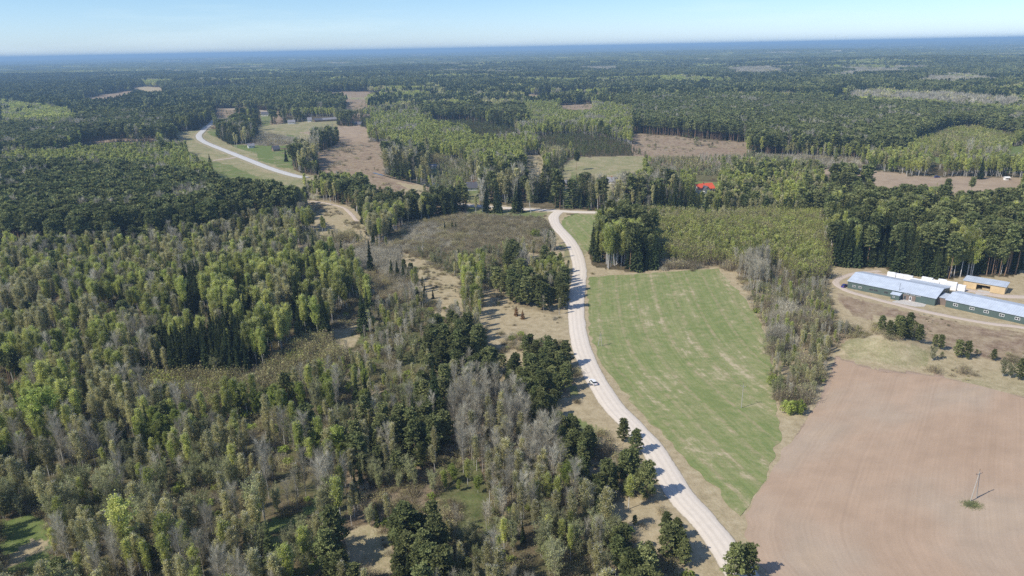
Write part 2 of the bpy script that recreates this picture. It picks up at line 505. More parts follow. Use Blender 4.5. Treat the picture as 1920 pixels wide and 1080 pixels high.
# kind -> (nominal height, maker, crown material, bark material, second crown material or None)
KINDS = {
    'pine':      (18, lambda R, l: make_pine(R, 18, l, .52, .145), 'pine', 'pine', None),
    'youngpine': (8,  lambda R, l: make_pine(R, 8, l, .12, .24), 'pine', 'pine', None),
    'spruce':    (18, lambda R, l: make_spruce(R, 18, l, .06, .145), 'spruce', 'spruce', None),
    'rustspruce': (6, lambda R, l: make_spruce(R, 6, l, .05, .24), 'rust', 'spruce', None),
    'birch':     (13, lambda R, l: make_birch(R, 13, l), 'birch', 'birch', None),
    'olive':     (13, lambda R, l: make_birch(R, 13, l, .38, .12, 2700), 'olive', 'birch', None),
    'lime':      (12, lambda R, l: make_birch(R, 12, l, .2, .21, 7000, 1.1, .0088), 'lime', 'grey', None),
    'bare':      (12, lambda R, l: make_bare(R, 12, l, .3, .18), 'twig', 'grey', None),
    'willow':    (8,  lambda R, l: make_bare(R, 8, l, .1, .34, 5, 2600, .0013, 5000), 'wtwig', 'grey', 'willow'),
    'bush':      (4,  lambda R, l: make_bush(R, 4, l), 'lime', 'grey', None),
    'sapb':      (4,  lambda R, l: make_sap(R, 4, l, 90), 'brush', 'grey', 'olive'),
    'sapg':      (4,  lambda R, l: make_sap(R, 4, l, 420), 'brush', 'grey', 'olive'),
    'sapy':      (4,  lambda R, l: make_sap(R, 4, l, 620), 'brush', 'grey', 'birch'),
    'sapt':      (4,  lambda R, l: make_sap(R, 4, l, 0), 'twig', 'grey', None),
}
NVAR = 4

def acc_mesh(name, accs):
    """accs: list of (Acc, material)."""
    V, P3, P4, m3_, m4_ = [], [], [], [], []; n = 0; mats = []
    for a, m in accs:
        if a.n == 0: continue
        v, p = a.get()
        if m not in mats: mats.append(m)
        k = mats.index(m)
        V.append(v); P3.append(p[3] + n); P4.append(p[4] + n); m3_.append(np.full(len(p[3]), k)); m4_.append(np.full(len(p[4]), k))
        n += len(v)
    return mesh_from(name, np.concatenate(V), [np.concatenate(P3), np.concatenate(P4)], mats, np.concatenate(m3_ + m4_))

PART = {}; WHOLE = {}
PROTO = bpy.data.collections.new('tree forms')
def build_kinds():
    for ki, (k, (nh, fn, cm, bm_, sm)) in enumerate(KINDS.items()):
        for v in range(NVAR):
            for lod in (0, 1):
                R = np.random.default_rng(1000 * ki + 10 * v + 3)
                res = fn(R, lod)
                crown = [(res[1], LM[cm])] + ([(res[2], LM[sm])] if sm and len(res) > 2 else [])
                if lod == 0:
                    PART[k, v] = (acc_mesh(k + ' trunk', [(res[0], BARK[bm_])]) if res[0].n else None, acc_mesh(k + ' crown', crown))
                me = acc_mesh(k, ([(res[0], BARK[bm_])] if res[0].n else []) + crown)
                WHOLE[k, v, lod] = me
build_kinds()

# ------------------------------------------------------------------ what grows where (outlines traced on the ground as seen in the photograph)
# class: (trees per m2, lowest, tallest, {kind: share}, ground weights (green, straw, heath, earth))
CLS = {
    'AUTO': (.055, 16, 22, {}, (0, .1, .1, 0)),
    'PINE': (.085, 17, 24, dict(pine=.755, spruce=.16, birch=.075, bare=.01), (.1, .2, .2, 0)),
    'PTHIN': (.016, 17, 21, dict(pine=1), (0, .8, .2, 0)),
    'DARK': (.085, 16, 26, dict(spruce=.55, pine=.33, birch=.12), (0, .1, .2, 0)),
    'ROWMIX': (.062, 7, 14, dict(youngpine=.34, bare=.24, olive=.28, birch=.14), (.1, .5, .3, 0)),
    'SPRU': (.120, 12, 18, dict(spruce=.97, birch=.03), (0, .1, .1, 0)),
    'LINE': (.062, 14, 26, dict(spruce=.56, pine=.16, bare=.14, olive=.14), (.1, .3, .2, 0)),
    'PSB': (.085, 11, 19, dict(pine=.15, youngpine=.15, spruce=.2, olive=.25, birch=.25), (.1, .4, .3, 0)),
    'BIRCHB': (.115, 12, 18, dict(birch=.95, spruce=.02, bare=.03), (.1, .2, .1, 0)),
    'BIRCHD': (.080, 14, 21, dict(birch=.50, spruce=.44, olive=.06), (.1, .1, .1, 0)),
    'MIX': (.092, 9, 17, dict(olive=.32, birch=.34, bare=.14, willow=.03, spruce=.11, pine=.06), (.1, .1, .3, 0)),
    'MIXL': (.100, 6, 15.5, dict(willow=.22, olive=.35, bare=.17, birch=.22, spruce=.02, youngpine=.015, lime=.005), (.3, .1, .3, 0)),
    'WILL': (.070, 3.5, 9, dict(willow=.50, bare=.24, birch=.08, olive=.1, sapg=.08), (.35, .25, .3, 0)),
    'WILLB': (.080, 4, 10, dict(willow=.42, bare=.22, birch=.18, olive=.17, lime=.01), (.4, .1, .2, 0)),
    'GREY': (.110, 9, 15, dict(bare=.88, willow=.04, olive=.08), (0, .2, .4, 0)),
    'YPINE': (.080, 5, 11, dict(youngpine=.92, bare=.05, sapb=.03), (0, .5, .35, 0)),
    'PMIX': (.080, 6, 13, dict(youngpine=.44, bare=.16, olive=.22, spruce=.12, willow=.06), (.1, .3, .4, 0)),
    'BYOUNG': (.180, 8, 11, dict(birch=.36, sapy=.34, sapg=.12, olive=.18), (0, .2, .3, 0)),
    'STRIP': (.110, 3.5, 8.5, dict(bare=.17, willow=.24, sapb=.12, olive=.27, birch=.17, sapt=.03), (.1, .5, .3, 0)),
    'SAPB':   (.280, 1.8, 3.4, dict(sapb=.66, sapg=.14, sapt=.2), (.1, .3, .5, 0)),
    'SAPO': (.200, 3.5, 7, dict(sapg=.34, sapy=.16, sapb=.14, olive=.18, willow=.18), (.2, .2, .3, 0)),
    'SAPT':   (.260, 3, 6, dict(sapt=.6, sapb=.2, bare=.2), (0, .4, .4, 0)),
    'YCON':   (.170, 4, 6, dict(spruce=.6, youngpine=.4), (.1, .1, .2, 0)),
    'LEAFY': (.060, 11, 18, dict(birch=.62, lime=.1, olive=.28), (.3, .1, .1, 0)),
    'FARM':   (.006, 5, 12, dict(lime=.1, bare=.5, spruce=.4), (.8, .2, 0, 0)),
    'DRY':    (0, 0, 0, {}, (.28, .85, .25, 0)),
    'MEAD':   (0, 0, 0, {}, (.40, .68, .05, 0)),
    'GREEN':  (0, 0, 0, {}, (1, .15, 0, 0)),
    'HEATH':  (0, 0, 0, {}, (.08, .35, .9, 0)),
    'EARTH':  (0, 0, 0, {}, (0, .1, 0, 1)),
    'TAN':    (0, 0, 0, {}, (0, .5, 0, .6)),
    'SOD':    (0, 0, 0, {}, (.25, 1, 0, 0)),
    'CLEAR':  (0, 0, 0, {}, (.2, .8, .35, 0)),
}
CN = list(CLS)
POLY = [
    # what fills the gaps between the outlines below
    ('ROWMIX', [(-240, 430), (1060, 430), (1110, 720), (1200, 900), (1400, 1400), (-240, 1400)]),
    ('YPINE', [(900, 600), (1080, 600), (1100, 720), (1180, 820), (1240, 900), (1310, 1000), (1400, 1400), (1100, 1400), (900, 800)]),
    ('CLEAR', [(1040, 402), (2160, 500), (2160, 1400), (1400, 1400), (1100, 720), (1060, 560)]),
    # the far country
    ('DARK', [(0, 140), (240, 150), (330, 175), (330, 250), (150, 240), (160, 215), (0, 190)]),
    ('HEATH', [(150, 186), (200, 176), (242, 170), (262, 172), (240, 184), (206, 192), (160, 193)]),
    ('CLEAR', [(245, 165), (270, 162), (305, 165), (312, 178), (280, 180), (250, 172)]),
    ('BIRCHB', [(0, 196), (60, 198), (120, 206), (165, 218), (160, 238), (90, 242), (0, 240)]),
    ('PINE', [(0, 238), (110, 240), (165, 222), (230, 215), (300, 220), (318, 252), (290, 262), (140, 268), (90, 288), (0, 280)]),
    ('MEAD', [(262, 203), (290, 204), (293, 212), (268, 213)]),
    ('YCON', [(138, 270), (200, 261), (298, 262), (303, 285), (200, 290), (140, 285)]),
    ('HEATH', [(150, 268), (200, 260), (290, 261), (290, 265), (200, 267), (155, 272)]),
    ('SAPB', [(303, 260), (345, 254), (352, 284), (306, 286)]),
    ('DARK', [(330, 190), (400, 180), (402, 208), (382, 242), (330, 240)]),
    ('HEATH', [(398, 204), (440, 204), (500, 208), (530, 211), (524, 216), (450, 212), (428, 222), (404, 226)]),
    ('DARK', [(430, 213), (520, 216), (560, 222), (552, 236), (470, 240), (425, 232)]),
    ('PINE', [(440, 170), (640, 165), (660, 190), (640, 205), (520, 208), (400, 202)]),
    ('HEATH', [(572, 176), (640, 172), (692, 172), (690, 184), (600, 180)]),
    ('HEATH', [(648, 192), (690, 190), (692, 200), (660, 206), (640, 206)]),
    ('MEAD', [(472, 238), (540, 230), (600, 224), (628, 222), (636, 230), (620, 240), (585, 252), (510, 256)]),
    ('TAN', [(560, 250), (590, 246), (640, 236), (688, 238), (692, 262), (655, 266), (640, 250), (600, 256)]),
    ('SAPT', [(440, 250), (505, 246), (570, 256), (620, 262), (610, 276), (440, 272)]),
    ('LINE', [(400, 232), (465, 240), (480, 262), (430, 272), (405, 258)]),
    ('MEAD', [(372, 244), (400, 255), (440, 275), (470, 286), (520, 306), (570, 326), (600, 330), (600, 338), (560, 336), (500, 316), (440, 292), (390, 270), (372, 262)]),
    ('GREEN', [(432, 271), (560, 274), (575, 290), (560, 300), (530, 300), (500, 288), (460, 282)]),
    ('LINE', [(512, 276), (555, 280), (556, 316), (516, 312)]),
    ('SAPT', [(480, 284), (512, 282), (514, 308), (484, 298)]),
    ('LINE', [(582, 240), (632, 236), (634, 262), (606, 284), (585, 282)]),
    ('LINE', [(552, 275), (600, 272), (590, 300), (556, 310)]),
    ('HEATH', [(598, 288), (640, 266), (700, 266), (732, 272), (724, 300), (718, 322), (640, 322), (592, 318)]),
    ('LINE', [(718, 278), (800, 280), (806, 322), (760, 328), (718, 318)]),
    ('WILL', [(800, 285), (905, 300), (900, 330), (860, 350), (806, 345)]),
    ('YCON', [(655, 216), (780, 205), (800, 222), (700, 238), (660, 234)]),
    ('BIRCHB', [(696, 222), (800, 216), (880, 236), (900, 268), (860, 290), (760, 284), (715, 262)]),
    ('YCON', [(790, 222), (870, 220), (960, 236), (984, 252), (984, 292), (900, 284), (878, 250), (800, 236)]),
    ('BIRCHB', [(880, 270), (985, 268), (984, 312), (900, 322), (870, 300)]),
    ('GREEN', [(905, 332), (930, 326), (978, 318), (982, 326), (950, 336), (945, 346), (908, 346)]),
    ('DRY', [(984, 292), (1012, 290), (1020, 304), (1018, 322), (990, 322)]),
    ('BIRCHB', [(980, 196), (1100, 192), (1188, 202), (1190, 240), (1060, 240), (985, 228)]),
    ('HEATH', [(965, 178), (1040, 176), (1140, 171), (1145, 175), (1060, 181), (1000, 184)]),
    ('HEATH', [(1036, 199), (1080, 196), (1112, 194), (1112, 203), (1080, 206), (1050, 203)]),
    ('YCON', [(990, 246), (1100, 246), (1180, 262), (1215, 284), (1200, 292), (1080, 290), (1010, 276)]),
    ('WILL', [(1012, 270), (1080, 284), (1060, 306), (1020, 306)]),
    ('MEAD', [(1034, 328), (1078, 294), (1140, 293), (1206, 291), (1212, 304), (1200, 318), (1140, 330), (1060, 342), (1034, 338)]),
    ('SPRU', [(1018, 318), (1068, 286), (1078, 292), (1036, 326)]),
    ('HEATH', [(1185, 252), (1230, 250), (1330, 262), (1402, 268), (1400, 278), (1330, 280), (1300, 290), (1232, 292), (1212, 284), (1190, 268)]),
    ('CLEAR', [(1566, 179), (1610, 180), (1632, 188), (1575, 189)]),
    ('GREY', [(1600, 176), (1760, 178), (1915, 190), (1900, 204), (1740, 192), (1590, 187)]),
    ('PINE', [(1190, 195), (1400, 185), (1560, 192), (1700, 198), (1880, 215), (1920, 225), (1920, 250), (1720, 262), (1690, 285), (1480, 275), (1330, 262), (1190, 250)]),
    ('BYOUNG', [(1700, 268), (1780, 240), (1830, 238), (1905, 256), (1908, 276), (1850, 284), (1740, 284)]),
    ('FARM', [(1730, 284), (1850, 286), (1860, 300), (1740, 308)]),
    ('GREEN', [(1890, 277), (1920, 272), (1920, 286), (1895, 290)]),
    ('LEAFY', [(1610, 290), (1730, 288), (1760, 310), (1740, 326), (1640, 326)]),
    ('SAPT', [(1400, 280), (1620, 290), (1610, 312), (1400, 312)]),
    ('TAN', [(1538, 317), (1630, 319), (1700, 326), (1700, 332), (1640, 336), (1540, 325)]),
    ('TAN', [(1634, 336), (1720, 331), (1900, 333), (1920, 336), (1920, 356), (1800, 358), (1700, 354), (1636, 354)]),
    ('WILL', [(1210, 290), (1400, 285), (1540, 305), (1540, 330), (1400, 345), (1340, 336), (1220, 350)]),
    ('PSB', [(1350, 320), (1540, 325), (1560, 400), (1350, 398)]),
    ('LEAFY', [(1440, 330), (1500, 330), (1520, 380), (1440, 390)]),
    # middle distance
    ('BIRCHB', [(0, 284), (100, 290), (200, 284), (340, 284), (400, 302), (470, 328), (560, 352), (600, 362), (600, 374), (420, 350), (250, 322), (0, 312)]),
    ('PINE', [(0, 308), (250, 320), (420, 348), (560, 372), (560, 392), (420, 410), (400, 428), (200, 452), (0, 452)]),
    ('PTHIN', [(405, 372), (575, 376), (570, 398), (430, 412), (405, 412)]),
    ('DRY', [(575, 378), (600, 376), (655, 392), (690, 432), (660, 432), (640, 412), (590, 402)]),
    ('PSB', [(595, 345), (660, 345), (740, 356), (880, 362), (885, 384), (780, 400), (716, 438), (690, 432), (655, 392), (592, 374)]),
    ('MEAD', [(318, 248), (372, 244), (372, 262), (400, 280), (450, 300), (560, 338), (575, 352), (540, 350), (470, 326), (420, 306), (350, 286), (352, 262)]),
    ('HEATH', [(690, 330), (720, 328), (790, 345), (830, 368), (780, 358), (720, 352), (690, 345)]),
    ('DRY', [(740, 342), (790, 348), (812, 362), (780, 360)]),
    ('WILL', [(806, 330), (880, 335), (880, 362), (830, 366), (812, 352)]),
    ('LINE', [(880, 330), (1000, 318), (1190, 330), (1200, 392), (1000, 388), (880, 384)]),
    ('LINE', [(1190, 335), (1330, 362), (1350, 396), (1200, 394)]),
    ('MIX', [(0, 448), (200, 448), (400, 425), (520, 420), (640, 420), (700, 440), (720, 500), (700, 590), (640, 612), (560, 620), (480, 682), (280, 684), (240, 760), (0, 740)]),
    ('SAPT', [(560, 460), (640, 445), (700, 450), (740, 470), (770, 520), (740, 560), (700, 520), (620, 500), (560, 490)]),
    ('WILL', [(560, 420), (660, 428), (700, 448), (640, 456), (560, 456)]),
    ('BIRCHD', [(340, 520), (420, 500), (540, 490), (700, 500), (714, 592), (640, 614), (560, 616), (480, 682), (420, 600), (340, 590)]),
    ('SPRU', [(300, 606), (380, 604), (462, 606), (462, 682), (310, 682)]),
    ('SAPO', [(250, 690), (480, 684), (560, 622), (640, 616), (700, 640), (640, 690), (520, 750), (400, 770), (250, 760)]),
    ('SAPB', [(705, 450), (760, 405), (860, 388), (1000, 394), (1034, 402), (1036, 440), (1060, 456), (1000, 474), (900, 478), (820, 500), (740, 470)]),
    ('DRY', [(742, 470), (770, 476), (806, 492), (868, 520), (884, 560), (878, 580), (840, 566), (810, 545), (780, 500)]),
    ('WILL', [(780, 470), (860, 478), (960, 455), (1010, 470), (1000, 520), (950, 535), (900, 540), (860, 522), (800, 490)]),
    ('SAPB', [(640, 508), (700, 500), (760, 530), (760, 560), (700, 585)]),
    ('DRY', [(616, 620), (690, 600), (700, 610), (640, 640)]),
    ('WILLB', [(640, 650), (700, 580), (760, 560), (860, 560), (890, 590), (900, 640), (820, 700), (720, 730), (640, 740)]),
    ('LEAFY', [(862, 505), (905, 490), (912, 570), (870, 580)]),
    ('ROWMIX', [(950, 480), (1010, 470), (1058, 448), (1072, 460), (1070, 580), (1040, 590), (980, 590), (960, 560)]),
    ('CLEAR', [(905, 542), (950, 556), (960, 572), (1066, 596), (1066, 632), (1000, 625), (960, 608), (930, 640), (900, 600)]),
    ('PMIX', [(790, 620), (880, 590), (930, 640), (930, 690), (880, 760), (800, 790), (720, 830), (640, 850), (640, 740), (720, 740), (800, 700)]),
    ('YPINE', [(930, 640), (1000, 625), (1062, 640), (1080, 690), (1100, 745), (1090, 770), (1000, 770), (940, 740)]),
    ('CLEAR', [(1040, 745), (1100, 742), (1140, 790), (1110, 800), (1060, 770)]),
    ('DRY', [(1068, 826), (1100, 820), (1140, 850), (1120, 862), (1080, 845)]),
    ('DRY', [(925, 650), (950, 660), (950, 710), (930, 705)]),
    # the near wood
    ('MIXL', [(0, 740), (240, 755), (400, 772), (520, 752), (640, 700), (640, 860), (660, 960), (560, 1080), (560, 1300), (-400, 1300), (-400, 700)]),
    ('LEAFY', [(40, 720), (160, 700), (170, 780), (120, 820), (40, 810)]),
    ('GREEN', [(0, 978), (60, 965), (100, 985), (70, 1012), (0, 1030)]),
    ('DRY', [(0, 1052), (60, 1010), (100, 1012), (90, 1030), (20, 1066), (0, 1070)]),
    ('PMIX', [(640, 760), (840, 740), (880, 860), (860, 1000), (830, 1300), (540, 1300), (600, 1080), (650, 960)]),
    ('GREY', [(840, 735), (900, 712), (960, 730), (1010, 780), (1050, 840), (1060, 880), (1040, 930), (980, 960), (900, 940), (860, 870)]),
    ('WILLB', [(820, 850), (900, 860), (940, 960), (900, 1060), (820, 1060)]),
    ('YPINE', [(1040, 770), (1110, 800), (1180, 830), (1230, 920), (1200, 940), (1140, 930), (1060, 880)]),
    ('MIXL', [(960, 950), (1060, 890), (1140, 940), (1150, 1000), (1180, 1080), (1180, 1300), (830, 1300), (900, 1060)]),
    ('YPINE', [(1150, 1000), (1220, 940), (1290, 1000), (1310, 1080), (1310, 1300), (1180, 1300)]),
    ('CLEAR', [(1140, 935), (1200, 940), (1240, 925), (1250, 960), (1300, 1010), (1345, 1070), (1400, 1300), (1330, 1300), (1310, 1060), (1270, 980), (1200, 985), (1160, 965)]),
    ('DRY', [(645, 1000), (690, 985), (735, 1000), (730, 1045), (690, 1050), (655, 1030)]),
    ('GREEN', [(485, 985), (530, 970), (560, 960), (600, 925), (590, 955), (540, 990), (490, 1003)]),
    # east of the road
    ('DARK', [(1084, 430), (1110, 412), (1160, 405), (1200, 408), (1226, 440), (1226, 506), (1180, 512), (1110, 500), (1088, 480)]),
    ('BYOUNG', [(1150, 392), (1350, 394), (1545, 398), (1548, 500), (1500, 520), (1400, 478), (1230, 480), (1222, 420)]),
    ('SAPT', [(1226, 474), (1290, 482), (1400, 482), (1400, 508), (1350, 506), (1240, 512)]),
    ('STRIP', [(1376, 500), (1460, 480), (1500, 516), (1548, 505), (1556, 560), (1570, 590), (1620, 600), (1640, 625), (1590, 650), (1556, 668), (1548, 716), (1524, 760), (1490, 770), (1446, 742), (1446, 640), (1404, 560)]),
    ('GREY', [(1380, 480), (1440, 478), (1440, 520), (1385, 526)]),
    ('DARK', [(1548, 372), (1700, 360), (1920, 362), (1920, 510), (1880, 526), (1800, 522), (1780, 528), (1640, 505), (1560, 498)]),
    ('BYOUNG', [(1680, 350), (1780, 350), (1780, 366), (1680, 368)]),
    ('CLEAR', [(1552, 500), (1640, 505), (1780, 525), (1800, 520), (1890, 520), (1960, 512), (2300, 560), (2300, 640), (1960, 622), (1920, 620), (1760, 600), (1600, 575), (1560, 556), (1562, 530)]),
    ('HEATH', [(1562, 540), (1600, 560), (1760, 590), (1920, 616), (2200, 650), (2200, 740), (1920, 690), (1840, 668), (1740, 640), (1640, 600), (1600, 592), (1566, 560)]),
    ('YPINE', [(1636, 592), (1700, 594), (1732, 612), (1730, 638), (1680, 636), (1640, 620)]),
    ('DRY', [(1566, 655), (1600, 632), (1640, 630), (1740, 655), (1850, 690), (1920, 706), (2300, 790), (2300, 860), (1920, 750), (1760, 706), (1640, 694), (1566, 672)]),
    ('MEAD', [(1576, 648), (1604, 632), (1680, 634), (1740, 660), (1740, 690), (1680, 690), (1600, 672)]),
    ('CLEAR', [(1500, 775), (1560, 700), (1570, 668), (1556, 720), (1450, 890), (1400, 1000), (1385, 975), (1440, 880), (1462, 800), (1446, 760)]),
    ('EARTH', [(1570, 668), (1640, 692), (1760, 706), (1920, 748), (2300, 850), (2300, 1400), (1500, 1400), (1400, 1040), (1398, 980), (1460, 860), (1540, 750)]),
    ('SOD', [(1104, 515), (1348, 503), (1400, 560), (1444, 640), (1446, 760), (1458, 800), (1440, 890), (1388, 968), (1320, 905), (1250, 835), (1180, 755), (1130, 690), (1102, 620)]),
    ('GREEN', [(1052, 412), (1075, 402), (1150, 403), (1108, 418), (1085, 440), (1082, 470), (1068, 445)]),
    ('CLEAR', [(1100, 505), (1240, 512), (1350, 500), (1350, 506), (1104, 518)]),
]
IW, IH, OX, OY = 2400, 1400, 240, 0
CMAP = np.zeros((IH, IW), np.uint8)
for name, pts in POLY:
    P = np.array(pts, float) + [OX, OY]
    x0, y0 = np.maximum(np.floor(P.min(0)).astype(int), 0); x1, y1 = np.ceil(P.max(0)).astype(int) + 1
    x1 = min(x1, IW); y1 = min(y1, IH)
    if x1 <= x0 or y1 <= y0: continue
    gx, gy = np.meshgrid(np.arange(x0, x1) + .5, np.arange(y0, y1) + .5)
    ins = np.zeros(gx.shape, bool)
    for i in range(len(P)):
        (xa, ya), (xb, yb) = P[i], P[(i + 1) % len(P)]
        if ya == yb: continue
        c = ((ya > gy) != (yb > gy)) & (gx < (xb - xa) * (gy - ya) / (yb - ya) + xa)
        ins ^= c
    sub = CMAP[y0:y1, x0:x1]; sub[ins] = CN.index(name)

def cls_px(px, py, jit=0.0, wx=None, wy=None):
    if wx is not None:
        px = px + (vnoise(wx, wy, 17, 21) - .5) * 2 * jit; py = py + (vnoise(wx, wy, 17, 22) - .5) * jit
    ix = np.clip((px + OX).astype(int), 0, IW - 1); iy = np.clip((py + OY).astype(int), 0, IH - 1)
    ok = (px > -OX) & (px < IW - OX)
    return np.where(ok, CMAP[iy, ix], CMAP[iy, np.clip(ix, OX, OX + 1919)])

def auto_class(x, y):
    """Beyond the outlines: stands of conifers, birch and mixed wood, broken by clearings."""
    d = np.hypot(x, y)
    n = .5 * vnoise(x, y, 420, 31) + .5 * vnoise(x, y, 130, 32)
    m = .6 * vnoise(x, y, 700, 33) + .4 * vnoise(x, y, 190, 34)
    out = np.full(x.shape, CN.index('PINE'))
    out = np.where(n > .42, CN.index('DARK'), out)
    out = np.where(n > .52, CN.index('MIX'), out)
    out = np.where(n > .635, CN.index('BIRCHB'), out)
    out = np.where((m < .27) & (n < .6), CN.index('GREY'), out)
    q = .5 * vnoise(x, y, 520, 35) + .5 * vnoise(x, y, 160, 36)
    far = smooth(d, 1500, 7000)
    out = np.where(q > .80 - .17 * far, CN.index('HEATH'), out)
    out = np.where(q > .84 - .17 * far, CN.index('MEAD'), out)
    return out

def cls_at(x, y, z, jit=3.0):
    px, py, k = project(np.column_stack([x, y, z]))
    c = cls_px(px, py, jit * np.clip(350 / k, .5, 1.5), x, y)
    return np.where(c == 0, auto_class(x, y), c), px, py, k

# ------------------------------------------------------------------ roads as smooth lines on the ground
def catmull(P, step=3.0):
    P = np.asarray(P, float); Q = np.vstack([2 * P[0] - P[1], P, 2 * P[-1] - P[-2]]); out = []
    for i in range(1, len(Q) - 2):
        a, b, c, d = Q[i - 1], Q[i], Q[i + 1], Q[i + 2]
        n = max(2, int(np.linalg.norm(c - b) / step))
        t = (np.arange(n) / n)[:, None]
        out.append(.5 * ((2 * b) + (-a + c) * t + (2 * a - 5 * b + 4 * c - d) * t ** 2 + (-a + 3 * b - 3 * c + d) * t ** 3))
    return np.vstack(out + [Q[-2][None]])

def line_px(pts, step=3.0):
    A = np.array(pts, float); return catmull(G(A[:, 0], A[:, 1])[:, :2], step)

R_MAIN = line_px([(1530, 1290), (1440, 1150), (1385, 1070), (1347, 1012), (1311, 968), (1274, 926), (1224, 844), (1186, 800), (1148, 760), (1112, 702), (1090, 650), (1081, 600), (1081, 560), (1085, 530), (1087, 508), (1084, 488), (1077, 467), (1064, 447), (1050, 432), (1041, 420), (1038, 409), (1042, 401), (1050, 396.5)])
R_CROSS = line_px([(640, 347), (690, 357), (760, 369), (840, 380), (892, 386), (926, 388.5), (988, 392.5), (1020, 394), (1051, 396), (1092, 398), (1134, 399), (1220, 404), (1330, 412)])
R_FAR = line_px([(405, 222), (398, 230), (386, 240), (379, 247), (373, 254), (375, 261), (388, 269), (420, 282), (445, 292), (470, 302), (500, 314), (530, 324), (556, 331), (575, 334)], 6)
R_SPUR = line_px([(398, 301.5), (425, 298), (455, 293)])
R_YARD = line_px([(2060, 640), (1920, 614.6), (1857, 607), (1778, 593), (1718, 580), (1659, 565), (1609, 552), (1580, 541), (1567, 530), (1580, 520), (1606, 512.5), (1650, 508)], 2)
R_BACK = line_px([(1640, 512), (1700, 524), (1797, 541), (1837, 548), (1877, 555), (1925, 557), (2060, 562)], 2)
R_PATH = line_px([(575, 378), (600, 379), (640, 388), (655, 398), (670, 415)])
R_SAND = line_px([(402, 204.5), (440, 204.5), (485, 208), (528, 211)], 8)
ROADS = [(R_MAIN, 3.7), (R_CROSS, 3.4), (R_FAR, 4.2), (R_SPUR, 2.2), (R_YARD, 2.0), (R_BACK, 2.4), (R_PATH, 1.5), (R_SAND, 4)]

def dist_roads(x, y, pad=0):
    """Clearance to the nearest road edge."""
    best = np.full(x.shape, 1e9)
    for L, hw in ROADS:
        lo = L.min(0) - 14; hi = L.max(0) + 14
        m = (x > lo[0]) & (x < hi[0]) & (y > lo[1]) & (y < hi[1])
        if not m.any(): continue
        X = np.column_stack([x[m], y[m]]); b = np.full(len(X), 1e9)
        for i in range(0, len(L) - 1, 2):
            a = L[i]; c = L[min(i + 2, len(L) - 1)]; d = c - a; t = np.clip(((X - a) @ d) / (d @ d + 1e-9), 0, 1)
            b = np.minimum(b, np.hypot(*(X - a - t[:, None] * d).T))
        best[m] = np.minimum(best[m], b - hw)
    return best

# things that must stay in sight: pixel box and how far they are
KEEP = [(1302, 330, 1346, 357), (874, 340, 898, 362), (1136, 328, 1152, 348), (536, 218, 550, 236), (572, 219, 626, 230), (488, 204, 506, 220),
        (510, 272, 526, 290), (462, 268, 480, 290), (1740, 320, 1768, 336), (1878, 326, 1896, 340), (806, 305, 820, 318),
        (1052, 336, 1072, 350), (1600, 312, 1628, 328), (660, 222, 676, 238), (1068, 698, 1122, 750),
        (370, 236, 404, 300), (400, 280, 548, 336), (1072, 296, 1092, 326), (1040, 396, 1136, 404), (893, 382, 1040, 398)]

def blocked(px, py):
    b = np.zeros(px.shape, bool)
    for x0, y0, x1, y1 in KEEP: b |= (px > x0) & (px < x1) & (py > y0) & (py < y1)
    return b

# ------------------------------------------------------------------ the ground: one sheet to the horizon
def build_ground():
    dist = [30.0]
    while dist[-1] < 42000: dist.append(dist[-1] * 1.0085)
    dist = np.array(dist); ang = np.radians(np.arange(-56, 56.01, .13))
    A, D = np.meshgrid(ang, dist)
    x = (D * np.sin(A)).ravel(); y = (D * np.cos(A)).ravel(); z = height(x, y)
    n, m = A.shape
    V = np.column_stack([x, y, z])
    idx = np.arange(n * m).reshape(n, m)
    Q = np.stack([idx[:-1, :-1], idx[:-1, 1:], idx[1:, 1:], idx[1:, :-1]], -1).reshape(-1, 4)[:, ::-1]
    c, px, py, k = cls_at(x, y, z, 5)
    Wt = np.array([CLS[q][4] for q in CN], float)
    w = Wt[c]
    # clearings run on under the sight line of the trees that border them
    dens = np.array([CLS[q][0] for q in CN]) > 0
    for hh_ in (5, 10, 16):
        c2, *_r = cls_at(x, y, z + hh_, 5)
        m_ = dens[c] & ~dens[c2] & (np.hypot(x, y) < 3000)
        w[m_] = Wt[c2[m_]] * .9
        qx, qy, _k = project(np.column_stack([x, y, z + hh_])); m_ = dens[c] & blocked(qx, qy)
        w[m_] = (.55, .55, .15, 0)
    r = dist_roads(x, y)
    edge = (r < 3.5) & (r > -6)
    w[edge] = .25 * w[edge] + .75 * np.array([.22, .9, .05, .05])
    w[:, 0] *= .75 + .5 * vnoise(x, y, 7, 41); w[:, 1] *= .7 + .6 * vnoise(x, y, 5, 42)
    me = mesh_from('ground', V, [Q], [GROUND_MAT], smooth_=True)
    ca = me.color_attributes.new('cover', 'FLOAT_COLOR', 'POINT')
    ca.data.foreach_set('color', np.clip(w, 0, 1).astype(np.float32).ravel())
    return tag(link('ground', me), kind='structure')

